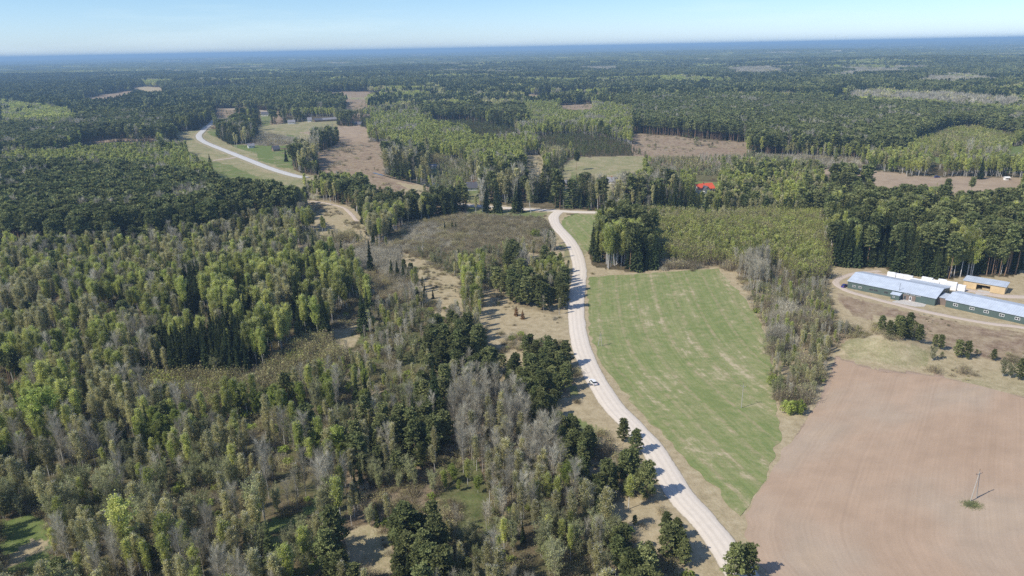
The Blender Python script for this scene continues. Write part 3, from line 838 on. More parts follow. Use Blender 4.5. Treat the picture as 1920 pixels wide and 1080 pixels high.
def ground_material():
    m, nt, b = new_mat('meadow and forest floor')
    at = nt.nodes.new('ShaderNodeAttribute'); at.attribute_name = 'cover'
    sp = nt.nodes.new('ShaderNodeSeparateColor'); nt.links.new(at.outputs['Color'], sp.inputs[0])
    f1 = noise(nt, .35, 5, .7); f2 = noise(nt, .06, 4, .6); f3 = noise(nt, 1.6, 3, .7)
    floor = ramp(nt, f1, [(.3, (.060, .060, .028)), (.5, (.105, .085, .050)), (.72, (.18, .14, .085))])
    straw = ramp(nt, f1, [(.25, (.27, .22, .13)), (.5, (.40, .33, .21)), (.75, (.50, .43, .29))])
    green = ramp(nt, f1, [(.25, (.10, .15, .045)), (.55, (.16, .20, .07)), (.8, (.24, .25, .11))])
    fh = noise(nt, .22, 6, .8)
    heath = ramp(nt, fh, [(.32, (.12, .075, .055)), (.46, (.22, .155, .11)), (.56, (.31, .235, .17)), (.70, (.44, .36, .26))])
    earth = ramp(nt, f2, [(.3, (.34, .25, .19)), (.7, (.42, .32, .24))])
    def msk(sock, lo=.25, hi=.62):
        mm = nt.nodes.new('ShaderNodeMath'); mm.operation = 'MULTIPLY_ADD'
        nt.links.new(f3, mm.inputs[0]); mm.inputs[1].default_value = .55; nt.links.new(sock, mm.inputs[2])
        return ramp(nt, mm.outputs[0], [(lo + .27, 0.0), (hi + .27, 1.0)])
    c = mix(nt, msk(sp.outputs[2]), floor, heath)
    c = mix(nt, msk(sp.outputs[1]), c, straw)
    c = mix(nt, msk(sp.outputs[0]), c, green)
    c = mix(nt, at.outputs['Alpha'], c, earth)
    nt.links.new(c, b.inputs['Base Color'])
    b.inputs['Roughness'].default_value = 1.0; b.inputs['Specular IOR Level'].default_value = 0.0
    bp = nt.nodes.new('ShaderNodeBump'); bp.inputs['Strength'].default_value = .6; bp.inputs['Distance'].default_value = .25
    nt.links.new(f3, bp.inputs['Height']); nt.links.new(bp.outputs[0], b.inputs['Normal'])
    return m
GROUND_MAT = ground_material()
build_ground()

# ------------------------------------------------------------------ road ribbons and fields
def ribbon(name, L, hw, mat, lift=.12, shoulder=.9):
    d = np.gradient(L, axis=0); d /= np.linalg.norm(d, axis=1)[:, None]; nrm = np.column_stack([d[:, 1], -d[:, 0]])
    s = np.concatenate([[0], np.cumsum(np.linalg.norm(np.diff(L, axis=0), axis=1))])
    offs = [-hw - shoulder, -hw, -hw * .5, 0, hw * .5, hw, hw + shoulder]; zz = [-.25, lift, lift + .03, lift + .06, lift + .03, lift, -.25]
    V = []; U = []
    for o, z in zip(offs, zz):
        wob = o + (vnoise(s, s * 0 + o, 6, 51) - .5) * (.5 if abs(o) >= hw else 0)
        p = L + nrm * wob[:, None] if np.ndim(wob) else L + nrm * wob
        V.append(np.column_stack([p, height(p[:, 0], p[:, 1]) + z])); U.append(np.column_stack([np.full(len(L), o / hw), s]))
    V = np.concatenate(V); U = np.concatenate(U); n = len(L); k = len(offs)
    idx = np.arange(n * k).reshape(k, n)
    Q = np.stack([idx[:-1, :-1], idx[:-1, 1:], idx[1:, 1:], idx[1:, :-1]], -1).reshape(-1, 4)
    me = mesh_from(name, V, [Q], [mat], smooth_=True)
    uv = me.uv_layers.new(name='along')
    li = np.zeros(len(me.loops), np.int32); me.loops.foreach_get('vertex_index', li)
    uv.data.foreach_set('uv', U[li].astype(np.float32).ravel())
    o = tag(link(name, me), kind='structure')
    return o

def road_mat(name, base, side, track=.5):
    m, nt, b = new_mat(name)
    uv = nt.nodes.new('ShaderNodeUVMap'); uv.uv_map = 'along'
    sx = nt.nodes.new('ShaderNodeSeparateXYZ'); nt.links.new(uv.outputs[0], sx.inputs[0])
    ab = nt.nodes.new('ShaderNodeMath'); ab.operation = 'ABSOLUTE'; nt.links.new(sx.outputs[0], ab.inputs[0])
    f = noise(nt, .5, 5, .7); f2 = noise(nt, 4.0, 3, .8)
    col = ramp(nt, f, [(.3, tuple(v * .93 for v in base)), (.7, tuple(min(1, v * 1.05) for v in base))])
    w = nt.nodes.new('ShaderNodeMath'); w.operation = 'MULTIPLY_ADD'
    nt.links.new(f2, w.inputs[0]); w.inputs[1].default_value = .12; nt.links.new(ab.outputs[0], w.inputs[2])
    tr = ramp(nt, w.outputs[0], [(.10, 1 - .10 * track), (.26, 1.0), (.40, 1.0), (.56, 1 - .12 * track), (.72, 1.0), (.95, 1 - .1 * track)])
    col = mix(nt, 1.0, col, tr, 'MULTIPLY')
    e = nt.nodes.new('ShaderNodeMath'); e.operation = 'MULTIPLY_ADD'
    nt.links.new(f, e.inputs[0]); e.inputs[1].default_value = .3; nt.links.new(ab.outputs[0], e.inputs[2])
    sub = nt.nodes.new('ShaderNodeMath'); sub.operation = 'SUBTRACT'; nt.links.new(e.outputs[0], sub.inputs[0]); sub.inputs[1].default_value = .5
    msk = ramp(nt, sub.outputs[0], [(.60, 0.0), (.70, 1.0)])
    col = mix(nt, msk, col, ramp(nt, f2, [(.3, tuple(v * .7 for v in side)), (.7, side)]))
    nt.links.new(col, b.inputs['Base Color'])
    bp = nt.nodes.new('ShaderNodeBump'); bp.inputs['Strength'].default_value = .3; bp.inputs['Distance'].default_value = .05
    nt.links.new(f2, bp.inputs['Height']); nt.links.new(bp.outputs[0], b.inputs['Normal'])
    return m
GRAVEL = road_mat('pale packed gravel', (.70, .625, .530), (.33, .28, .19), 1.0)
ASPH = road_mat('worn asphalt', (.56, .55, .53), (.32, .29, .18), .3)
SANDR = road_mat('sandy track', (.56, .47, .39), (.33, .27, .19), .8)
ribbon('gravel_road', R_MAIN, 3.7, GRAVEL)
ribbon('crossing_road', R_CROSS, 3.4, GRAVEL, .10)
ribbon('asphalt_road', R_FAR, 4.2, ASPH, .5, 3)
ribbon('side_track', R_SPUR, 2.2, SANDR, .3)
ribbon('yard_track', R_YARD, 1.7, SANDR, .05, .5)
ribbon('yard_road', R_BACK, 2.4, SANDR, .04, .5)
ribbon('forest_path', R_PATH, 1.5, SANDR, .05, .5)
ribbon('sand_track', R_SAND, 4, SANDR, .4, 2)

def field_mat(name, kind):
    m, nt, b = new_mat(name)
    uv = nt.nodes.new('ShaderNodeUVMap'); uv.uv_map = 'along'
    V = uv.outputs[0]
    if kind == 'green':
        big = noise(nt, .045, 4, .6, V); mid = noise(nt, .3, 5, .75, V); fine = noise(nt, 2.2, 3, .8, V)
        rows = noise(nt, 1.0, 3, .6, V, ((.26, .012, 1), 0)); rows2 = noise(nt, 1.0, 2, .5, V, ((1.4, .03, 1), 0))
        g1 = ramp(nt, mid, [(.3, (.165, .215, .078)), (.55, (.215, .248, .096)), (.75, (.280, .285, .132))])
        dry = ramp(nt, fine, [(.3, (.32, .29, .16)), (.7, (.42, .36, .22))])
        a = nt.nodes.new('ShaderNodeMath'); a.operation = 'ADD'; nt.links.new(rows, a.inputs[0]); nt.links.new(big, a.inputs[1])
        c_ = nt.nodes.new('ShaderNodeMath'); c_.operation = 'ADD'; nt.links.new(a.outputs[0], c_.inputs[0]); nt.links.new(mid, c_.inputs[1])
        msk = ramp(nt, mul(nt, c_.outputs[0], .4), [(.54, 0.0), (.72, .62)])
        c = mix(nt, msk, g1, dry)
        c = mix(nt, 1.0, c, ramp(nt, rows2, [(.35, .92), (.65, 1.07)]), 'MULTIPLY')
        tl = nt.nodes.new('ShaderNodeTexWave'); tl.wave_type = 'BANDS'; tl.bands_direction = 'X'; tl.inputs['Scale'].default_value = .034
        tl.inputs['Distortion'].default_value = 1.4; tl.inputs['Detail'].default_value = 3; tl.inputs['Detail Scale'].default_value = .15
        nt.links.new(V, tl.inputs[0])
        tm_ = nt.nodes.new('ShaderNodeMath'); tm_.operation = 'MULTIPLY'
        nt.links.new(ramp(nt, tl.outputs[0], [(.90, 0.0), (.985, 1.0)]), tm_.inputs[0]); nt.links.new(ramp(nt, mid, [(.38, 0.0), (.62, .75)]), tm_.inputs[1])
        c = mix(nt, tm_.outputs[0], c, (.36, .30, .185))
        straw = ramp(nt, mul(nt, c_.outputs[0], .4), [(.655, 0.0), (.73, .8)])
        c = mix(nt, straw, c, (.50, .42, .29))
        c = mix(nt, 1.0, c, ramp(nt, fine, [(.3, .85), (.7, 1.12)]), 'MULTIPLY')
    else:
        big = noise(nt, .022, 3, .5, V); mid = noise(nt, .12, 4, .6, V); fine = noise(nt, 2.5, 3, .8, V)
        rows = noise(nt, 1.0, 2, .5, V, ((1.3, .02, 1), 0))
        c = ramp(nt, big, [(.30, (.395, .285, .200)), (.46, (.435, .320, .228)), (.58, (.425, .335, .250)), (.72, (.500, .385, .270))])
        c = mix(nt, 1.0, c, ramp(nt, mid, [(.3, .91), (.7, 1.07)]), 'MULTIPLY')
        c = mix(nt, 1.0, c, ramp(nt, rows, [(.3, .96), (.7, 1.03)]), 'MULTIPLY')
        fu = nt.nodes.new('ShaderNodeTexWave'); fu.wave_type = 'BANDS'; fu.bands_direction = 'X'; fu.inputs['Scale'].default_value = .22
        fu.inputs['Distortion'].default_value = 1.2; fu.inputs['Detail'].default_value = 3; nt.links.new(V, fu.inputs[0])
        c = mix(nt, 1.0, c, ramp(nt, fu.outputs[0], [(0, .988), (1, 1.008)]), 'MULTIPLY')
        wt = nt.nodes.new('ShaderNodeTexWave'); wt.wave_type = 'BANDS'; wt.bands_direction = 'X'; wt.inputs['Scale'].default_value = .021
        wt.inputs['Distortion'].default_value = .6; wt.inputs['Detail'].default_value = 2; nt.links.new(V, wt.inputs[0])
        c = mix(nt, ramp(nt, wt.outputs[0], [(.975, 0.0), (1.0, .16)]), c, (.33, .24, .175))
        c = mix(nt, 1.0, c, ramp(nt, fine, [(.3, .90), (.7, 1.07)]), 'MULTIPLY')
    nt.links.new(c, b.inputs['Base Color'])
    b.inputs['Roughness'].default_value = 1; b.inputs['Specular IOR Level'].default_value = 0
    bp = nt.nodes.new('ShaderNodeBump'); bp.inputs['Strength'].default_value = .35; bp.inputs['Distance'].default_value = .1
    nt.links.new(fine, bp.inputs['Height']); nt.links.new(bp.outputs[0], b.inputs['Normal'])
    return m

def mul(nt, s, k):
    n = nt.nodes.new('ShaderNodeMath'); n.operation = 'MULTIPLY'; nt.links.new(s, n.inputs[0]); n.inputs[1].default_value = k
    return n.outputs[0]

def field(name, left, right, mat, z=.05, ns=60, nt_=140, wob=1.2):
    """A sheet between two edge lines given as pixels, its rows running along the left edge."""
    def resample(pts, k):
        L = line_px(pts, 1.0); s = np.concatenate([[0], np.cumsum(np.linalg.norm(np.diff(L, axis=0), axis=1))])
        t = np.linspace(0, s[-1], k); return np.column_stack([np.interp(t, s, L[:, 0]), np.interp(t, s, L[:, 1])]), s[-1]
    A, la = resample(left, nt_); B, lb = resample(right, nt_)
    s = np.linspace(0, 1, ns)
    X = A[None] * (1 - s)[:, None, None] + B[None] * s[:, None, None]
    ed = (vnoise(X[..., 0], X[..., 1], 4, 61) - .5) * 2 * wob
    dirn = (B - A) / np.linalg.norm(B - A, axis=1)[:, None]
    fade = np.abs(2 * s - 1)[:, None] ** 6
    X = X + (dirn[None] * (ed * fade)[..., None])
    fe = np.abs(2 * np.linspace(0, 1, nt_) - 1)[None] ** 12
    X[..., 1] += ed * fe
    wd = np.linalg.norm(B - A, axis=1)
    U = np.stack([s[:, None] * wd[None], np.broadcast_to(np.linspace(0, la, nt_)[None], (ns, nt_))], -1)
    P = X.reshape(-1, 2); V = np.column_stack([P, height(P[:, 0], P[:, 1]) + z])
    idx = np.arange(ns * nt_).reshape(ns, nt_)
    Q = np.stack([idx[:-1, :-1], idx[1:, :-1], idx[1:, 1:], idx[:-1, 1:]], -1).reshape(-1, 4)
    me = mesh_from(name, V, [Q], [mat], smooth_=True)
    if me.polygons[0].normal.z < 0: me.flip_normals()
    uv = me.uv_layers.new(name='along'); li = np.zeros(len(me.loops), np.int32); me.loops.foreach_get('vertex_index', li)
    uv.data.foreach_set('uv', U.reshape(-1, 2)[li].astype(np.float32).ravel())
    return tag(link(name, me), kind='structure')

FG = field_mat('young green crop', 'green'); FP = field_mat('harrowed pinkish soil', 'plough')
field('green_field', [(1106, 519), (1104, 560), (1107, 620), (1128, 680), (1170, 735), (1220, 790), (1265, 840), (1320, 895), (1352, 925), (1372, 950), (1386, 966)],
      [(1346, 504), (1385, 548), (1415, 588), (1442, 640), (1448, 700), (1452, 760), (1460, 800), (1456, 840), (1430, 905), (1400, 955), (1388, 968)], FG)
field('junction_field', [(1053, 414), (1055, 424), (1066, 444), (1080, 468)], [(1078, 402), (1120, 403), (1150, 404), (1160, 470)], FG, .04, 30, 40)
field('ploughed_field', [(1566, 672), (1553, 725), (1520, 778), (1486, 822), (1448, 880), (1410, 950), (1398, 985), (1410, 1040), (1440, 1082), (1500, 1160), (1600, 1300)],
      [(1650, 697), (1760, 708), (1860, 730), (1920, 748), (2060, 800), (2200, 860), (2300, 900), (2400, 1000), (2500, 1150), (2600, 1300), (2700, 1500)], FP, .05, 80, 160, 1.0)

# the stream with its pond
wm, wnt, wb = new_mat('dark stream water'); wb.inputs['Base Color'].default_value = (.03, .035, .03, 1); wb.inputs['Roughness'].default_value = .06; wb.inputs['Specular IOR Level'].default_value = .5
fw_ = noise(wnt, .6, 3); bpw = wnt.nodes.new('ShaderNodeBump'); bpw.inputs['Strength'].default_value = .08; wnt.links.new(fw_, bpw.inputs['Height']); wnt.links.new(bpw.outputs[0], wb.inputs['Normal'])
def stream():
    L = line_px([(700, 324), (722, 330), (745, 336), (770, 340), (795, 344), (815, 349), (830, 356), (832, 364)], 3)
    d = np.gradient(L, axis=0); d /= np.linalg.norm(d, axis=1)[:, None]; nr = np.column_stack([d[:, 1], -d[:, 0]])
    t = np.linspace(0, 1, len(L)); hw = 1.2 + 5.5 * smooth(t, .3, .7)
    V = np.concatenate([np.column_stack([p, height(p[:, 0], p[:, 1]) + .12]) for p in (L - nr * hw[:, None], L + nr * hw[:, None])])
    n = len(L); i = np.arange(n - 1)
    me = mesh_from('stream', V, [np.column_stack([i, i + 1, i + 1 + n, i + n])], [wm])
    if me.polygons[0].normal.z < 0: me.flip_normals()
    tag(link('stream', me), kind='structure')
stream()

# ------------------------------------------------------------------ distant tree groups
def tiny_tree(R, kind, h):
    T, C = Acc(), Acc()
    if kind in ('pine', 'spruce'):
        b = .45 if kind == 'pine' else .1; n = 26
        t = R.uniform(0, 1, n) ** .8; wd = (.15 if kind == 'pine' else .17) * h
        r = wd * (np.sqrt(np.clip(1 - t ** 1.7, .05, 1)) if kind == 'pine' else (1.02 - t)) * R.uniform(.3, 1.1, n)
        az = R.uniform(0, 6.28, n); c = np.column_stack([r * np.cos(az), r * np.sin(az), h * (b + (1 - b) * t)])
        C.add(leaves(R, c, .058 * h, 1.0))
        if kind == 'spruce': C.add(tris(np.array([[0, 0, h * .8], [0, 0, h * .8]]), np.array([[0, 0, h * 1.05]] * 2), np.array([[.5, 0, 0], [0, .5, 0]])))
    else:
        n = 26 if kind == 'birch' else 20; d = rdir(R, n)
        c = d * (R.uniform(.4, 1, n) ** .5)[:, None] * [.15 * h, .15 * h, .32 * h] + [0, 0, .64 * h]
        if kind == 'bare':
            C.add(tris(c - d * [0, 0, .06 * h] - [0, 0, .1 * h], c + d * .1 * h + [0, 0, .08 * h], rdir(R, n) * .012 * h * 2))
            C.add(leaves(R, c, .028 * h, .8))
        else: C.add(leaves(R, c, .052 * h, .9))
    w = .008 * h
    T.add(tris(np.array([[0, 0, -.5], [0, 0, -.5]]), np.array([[0, 0, h * .85]] * 2), np.array([[w, 0, 0], [0, w, 0]])))
    return T, C

def shift(a, off):
    a.V = [v + off for v in a.V]; return a

FK = {'pine': ('pine', 'pine'), 'spruce': ('spruce', 'spruce'), 'birch': ('birch', 'birch'), 'olive': ('olive', 'birch'), 'bare': ('twig', 'grey')}
def cluster(R, kind, span, n, hh=(.8, 1.1)):
    h0 = 21 if kind in ('pine', 'spruce') else 17
    accs = []
    for i in range(n):
        T, C = tiny_tree(R, kind, h0 * R.uniform(*hh))
        off = np.array([R.uniform(-.5, .5) * span, R.uniform(-.5, .5) * span, 0])
        accs += [(shift(C, off), LM[FK[kind][0]]), (shift(T, off), BARK[FK[kind][1]])]
    return accs

def cone_patch(R, mix_, span, n, rad):
    """A far stand: closed spiky or rounded crowns, each a small solid."""
    out = {}
    for i in range(n):
        k = R.choice(list(mix_), p=list(mix_.values()))
        h = (20 if k in ('pine', 'spruce') else 17) * R.uniform(.75, 1.15); r = rad * R.uniform(.7, 1.25)
        a = np.arange(5) * 1.2566 + R.uniform(0, 1); zb = h * .25
        base = np.column_stack([r * np.cos(a), r * np.sin(a), np.full(5, zb)])
        sh = (.55, .78) if k in ('pine', 'spruce') else (.85, .62)
        midr = np.column_stack([r * sh[0] * np.cos(a + .6), r * sh[0] * np.sin(a + .6), np.full(5, h * sh[1])])
        tip = np.array([[0, 0, h]])
        foot = base * [.8, .8, 0] - [0, 0, 4]
        off = np.array([R.uniform(-.5, .5) * span, R.uniform(-.5, .5) * span, 0])
        V = np.concatenate([foot, base, midr, tip]) + off; j = np.arange(5); jn = (j + 1) % 5
        A = out.setdefault(k, Acc())
        A.add((V, np.column_stack([j, jn, 5 + jn, 5 + j])))
        A.P[4][-1] = np.vstack([A.P[4][-1], np.column_stack([5 + j, 5 + jn, 10 + jn, 10 + j]) + A.n - 16])
        A.P[3].append(np.column_stack([10 + j, 10 + jn, np.full(5, 15)]) + A.n - 16)
    return [(A, LM[FK[k][0]]) for k, A in out.items()]

PATCHES = {
    'conif': dict(pine=.6, spruce=.38, birch=.02), 'mixd': dict(pine=.36, spruce=.34, olive=.18, birch=.12),
    'leafw': dict(birch=.7, olive=.2, spruce=.1), 'greyw': dict(bare=.7, olive=.2, pine=.1),
}
FORMS = {}                       # (what) -> list of meshes
for k in FK: FORMS['c', k] = [acc_mesh('stand', cluster(np.random.default_rng(50 + v + 7 * len(k)), k, 11, 6)) for v in range(4)]
for k, mx in PATCHES.items():
    FORMS['p', k] = [acc_mesh('stand', cone_patch(np.random.default_rng(70 + v), mx, 46, 95, 2.6)) for v in range(3)]
    FORMS['q', k] = [acc_mesh('stand', cone_patch(np.random.default_rng(90 + v), mx, 180, 260, 7.5)) for v in range(3)]

# ------------------------------------------------------------------ where every tree stands
RG = np.random.default_rng(7)
DENS = np.array([CLS[q][0] for q in CN]); HLO = np.array([CLS[q][1] for q in CN]); HHI = np.array([CLS[q][2] for q in CN])

def grid(d0, d1, cell, half=47.5):
    xm = d1 * math.sin(math.radians(half))
    nx = int(2 * xm / cell); ny = int(d1 / cell)
    X, Y = np.meshgrid((np.arange(nx) - nx / 2) * cell, np.arange(ny) * cell + cell / 2)
    x = X.ravel(); y = Y.ravel(); d = np.hypot(x, y)
    m = (d > d0 - cell) & (d < d1 + cell) & (np.abs(x) < y * math.tan(math.radians(half)) + 5)
    x = x[m]; y = y[m]
    x = x + RG.uniform(-.48, .48, len(x)) * cell; y = y + RG.uniform(-.48, .48, len(x)) * cell
    d = np.hypot(x, y); m = (d >= d0) & (d < d1)
    return x[m], y[m]

def settle(x, y, cell, crown_test=True, dens_floor=0):
    """Class, height and keep for candidate trees."""
    z = height(x, y)
    c0, px, py, k = cls_at(x, y, z + 6)
    h = HLO[c0] + (HHI[c0] - HLO[c0]) * RG.uniform(0, 1, len(x))
    h = np.where(h == 0, 10, h)
    c1, mx, my, k = cls_at(x, y, z + .6 * h)
    h = HLO[c1] + (HHI[c1] - HLO[c1]) * RG.uniform(0, 1, len(x))
    ok = DENS[c1] > 0
    ok &= RG.uniform(0, 1, len(x)) < np.maximum(DENS[c1], dens_floor * (DENS[c1] > .02)) * cell * cell
    hs = np.where(h == 0, 1, h)
    open_ = {CN.index(q) for q in ('DRY', 'MEAD', 'GREEN', 'HEATH', 'EARTH', 'TAN', 'CLEAR', 'SOD')}
    ol = np.zeros(256, bool); ol[list(open_)] = True
    for f in (0, .3, .6, .95):
        c, qx, qy, k = cls_at(x, y, z + f * hs)
        ok &= ~ol[c] | ((f == 0) & (RG.uniform(0, 1, len(x)) < .0))
        ok &= ~blocked(qx, qy)
    ok &= dist_roads(x, y) > np.where((my > 600) | ((x > 20) & (my < 480)), np.clip(h * .42, 2.2, 4.2), np.clip(h * .2, 1, 2.6))
    # gaps and denser groups
    ok &= (vnoise(x, y, 12, 71) > np.where(my > 430, .30, .15)) | (DENS[c1] > .1)
    return ok, c1, h, z, mx, my, k

KN = list(KINDS)
def pick_kind(c, x, y):
    """Species by stand, the same kind keeping together in small groups."""
    out = np.full(len(c), -1)
    g1 = .7 * vnoise(x, y, 26, 81) + .3 * vnoise(x, y, 9, 82); u = RG.uniform(0, 1, len(c))
    s = np.clip(.5 + (g1 - .5) * 2.3, 0, .9999)
    v = np.where(RG.uniform(0, 1, len(c)) < .68, s, u)
    for ci, q in enumerate(CN):
        m = c == ci
        if not m.any() or not CLS[q][3]: continue
        ks = CLS[q][3]; p = np.cumsum(list(ks.values())); p = p / p[-1]
        out[m] = np.array([KN.index(t) for t in ks])[np.searchsorted(p, v[m] * .9999)]
    return out

T_x, T_y, T_z, T_h, T_k, T_c = [], [], [], [], [], []
for d0, d1, cell in ((82, 620, 2.6), (620, 1500, 3.9)):
    x, y = grid(d0, d1, cell)
    ok, c, h, z, mx, my, k = settle(x, y, cell)
    x, y, z, h, c = x[ok], y[ok], z[ok], h[ok], c[ok]
    kk = pick_kind(c, x, y); m = kk >= 0
    h = np.where(kk == KN.index('willow'), h * .68, np.where(kk == KN.index('lime'), h * .8, h))
    T_x.append(x[m]); T_y.append(y[m]); T_z.append(z[m]); T_h.append(h[m]); T_k.append(kk[m]); T_c.append(c[m])
T_x, T_y, T_z, T_h, T_k, T_c = (np.concatenate(v) for v in (T_x, T_y, T_z, T_h, T_k, T_c))
print('trees', len(T_x), {k: int((T_k == i).sum()) for i, k in enumerate(KN)})

# ------------------------------------------------------------------ the masses: one object per kind of tree, its members set out on points
def scatter(name, label, forms, P, rz, scale, idx, tilt=None):
    pc = bpy.data.collections.new(name + ' forms')
    for i, me in enumerate(forms):
        pc.objects.link(bpy.data.objects.new('form %03d' % i, me))
    me = bpy.data.meshes.new(name); me.vertices.add(len(P)); me.vertices.foreach_set('co', np.asarray(P, np.float32).ravel())
    a = me.attributes.new('turn', 'FLOAT_VECTOR', 'POINT'); r = np.zeros((len(P), 3), np.float32); r[:, 2] = rz
    if tilt is not None: r[:, :2] = tilt
    a.data.foreach_set('vector', r.ravel())
    a = me.attributes.new('size', 'FLOAT_VECTOR', 'POINT'); a.data.foreach_set('vector', np.asarray(scale, np.float32).ravel())
    a = me.attributes.new('form', 'INT', 'POINT'); a.data.foreach_set('value', np.asarray(idx, np.int32))
    o = link(name, me); tag(o, label, None, None, 'stuff')
    ng = bpy.data.node_groups.new(name, 'GeometryNodeTree')
    ng.interface.new_socket('Geometry', in_out='INPUT', socket_type='NodeSocketGeometry')
    ng.interface.new_socket('Geometry', in_out='OUTPUT', socket_type='NodeSocketGeometry')
    gi = ng.nodes.new('NodeGroupInput'); go = ng.nodes.new('NodeGroupOutput')
    iop = ng.nodes.new('GeometryNodeInstanceOnPoints'); ci = ng.nodes.new('GeometryNodeCollectionInfo')
    ci.inputs['Collection'].default_value = pc; ci.inputs['Separate Children'].default_value = True; ci.inputs['Reset Children'].default_value = True
    def na(n, t):
        q = ng.nodes.new('GeometryNodeInputNamedAttribute'); q.data_type = t; q.inputs['Name'].default_value = n
        return next(s for s in q.outputs if s.enabled and s.name == 'Attribute')
    e2r = ng.nodes.new('FunctionNodeEulerToRotation')
    L = ng.links.new
    L(gi.outputs[0], iop.inputs['Points']); L(ci.outputs[0], iop.inputs['Instance']); iop.inputs['Pick Instance'].default_value = True
    L(na('form', 'INT'), iop.inputs['Instance Index']); L(na('turn', 'FLOAT_VECTOR'), e2r.inputs[0]); L(e2r.outputs[0], iop.inputs['Rotation'])
    L(na('size', 'FLOAT_VECTOR'), iop.inputs['Scale']); L(iop.outputs[0], go.inputs[0])
    md = o.modifiers.new('members', 'NODES'); md.node_group = ng
    return o

GROUPS = {   # object name, the kinds in it, category, thing name, phrase for the mass
    'pine':   (('pine', 'youngpine'), 'pine tree', 'pine_tree', 'pines'),
    'spruce': (('spruce', 'rustspruce'), 'spruce tree', 'spruce_tree', 'spruces'),
    'birch':  (('birch', 'olive'), 'birch tree', 'birch_tree', 'birches'),
    'bare':   (('bare', 'willow'), 'leafless tree', 'leafless_tree', 'leafless trees'),
    'lime':   (('lime', 'bush'), 'leafy tree', 'leafy_tree', 'leafy trees'),
}
tx, ty, tk = project(np.column_stack([T_x, T_y, T_z + .6 * T_h]))
T_view = (tx > 4) & (tx < W - 4) & (ty > 0) & (ty < H - 12)
T_size = T_h * F / tk
T_single = np.zeros(len(T_x), bool)
QUOTA = dict(pine=285, spruce=280, birch=290, bare=290, lime=60)
for gname, (ks, *_r) in GROUPS.items():
    ids = [KN.index(k) for k in ks]
    m = np.isin(T_k, ids) & T_view & (tk < 900)
    cand = np.nonzero(m)[0]; cand = cand[np.argsort(-T_size[cand])][:QUOTA[gname]]
    T_single[cand] = True
T_var = RG.integers(0, NVAR, len(T_x)); T_rz = RG.uniform(0, 6.28, len(T_x))
T_w = RG.uniform(.85, 1.2, len(T_x)); _slim = np.isin(T_k, [KN.index(q) for q in ('birch', 'olive', 'bare', 'spruce')]); T_w[_slim] *= .86
NOM = np.array([KINDS[k][0] for k in KN])

STUFF = [('pine_forest', ('pine', 'youngpine'), 'dense mass of dark green pines covering the land up to the hazy distance'),
         ('spruce_forest', ('spruce', 'rustspruce'), 'dark pointed spruces massed in stands among the other woods'),
         ('birch_forest', ('birch', 'olive'), 'mass of yellow-green birches in the far and middle woods'),
         ('leafless_woods', ('bare', 'willow'), 'mass of grey leafless alders and willows in the middle woods'),
         ('leafy_woods', ('lime', 'bush'), 'fresh green leafy trees scattered through the farther woods'),
         ('scrub_undergrowth', ('sapb', 'sapg', 'sapy', 'sapt'), 'low brown and olive scrub of thin saplings covering the clearings')]
for name, ks, label in STUFF:
    ids = [KN.index(k) for k in ks]
    m = np.isin(T_k, ids) & ~T_single
    if not m.any(): continue
    forms = [WHOLE[k, v, l] for k in ks for v in range(NVAR) for l in (0, 1)]
    d = np.hypot(T_x[m], T_y[m]); lod = (d > 520).astype(int)
    kpos = np.array([ids.index(q) for q in T_k[m]])
    idx = (kpos * NVAR + T_var[m]) * 2 + lod
    s = T_h[m] / NOM[T_k[m]]; sc_ = np.column_stack([s * T_w[m], s * T_w[m], s])
    sap = np.isin(T_k[m], [KN.index(q) for q in ('sapb', 'sapg', 'sapy', 'sapt')])
    sc_[sap, :2] = (np.clip(s[sap], .8, 1.4) * T_w[m][sap])[:, None]
    scatter(name, label, forms, np.column_stack([T_x[m], T_y[m], T_z[m]]), T_rz[m], sc_, idx, RG.normal(0, .035, (int(m.sum()), 2)))

# undergrowth below the near woods: small saplings and bushes between the trunks
x, y = grid(82, 420, 2.3)
z = height(x, y); c, px, py, k = cls_at(x, y, z + 1)
woods = np.isin(c, [CN.index(q) for q in ('MIX', 'MIXL', 'PMIX', 'GREY', 'WILL', 'WILLB', 'STRIP', 'LINE', 'YPINE', 'PSB', 'BIRCHD', 'LEAFY', 'SAPO')])
ok = woods & (RG.uniform(0, 1, len(x)) < .55) & (dist_roads(x, y) > 2) & (vnoise(x, y, 9, 91) > .35)
cu, _a, _b, _k2 = cls_at(x, y, z + 3); ok &= DENS[cu] > 0
x, y, z = x[ok], y[ok], z[ok]; n = len(x)
forms = [WHOLE[k, v, 0] for k in ('sapb', 'sapg', 'sapt') for v in range(NVAR)] + [WHOLE['bush', v, 1] for v in range(NVAR)]
kp = RG.choice(4, n, p=[.42, .33, .17, .08]); s = RG.uniform(.25, .65, n)
scatter('forest_undergrowth', 'low twiggy undergrowth between the trunks of the near woods', forms, np.column_stack([x, y, z]), RG.uniform(0, 6.28, n),
        np.column_stack([s * 1.5, s * 1.5, s]), kp * NVAR + RG.integers(0, NVAR, n))

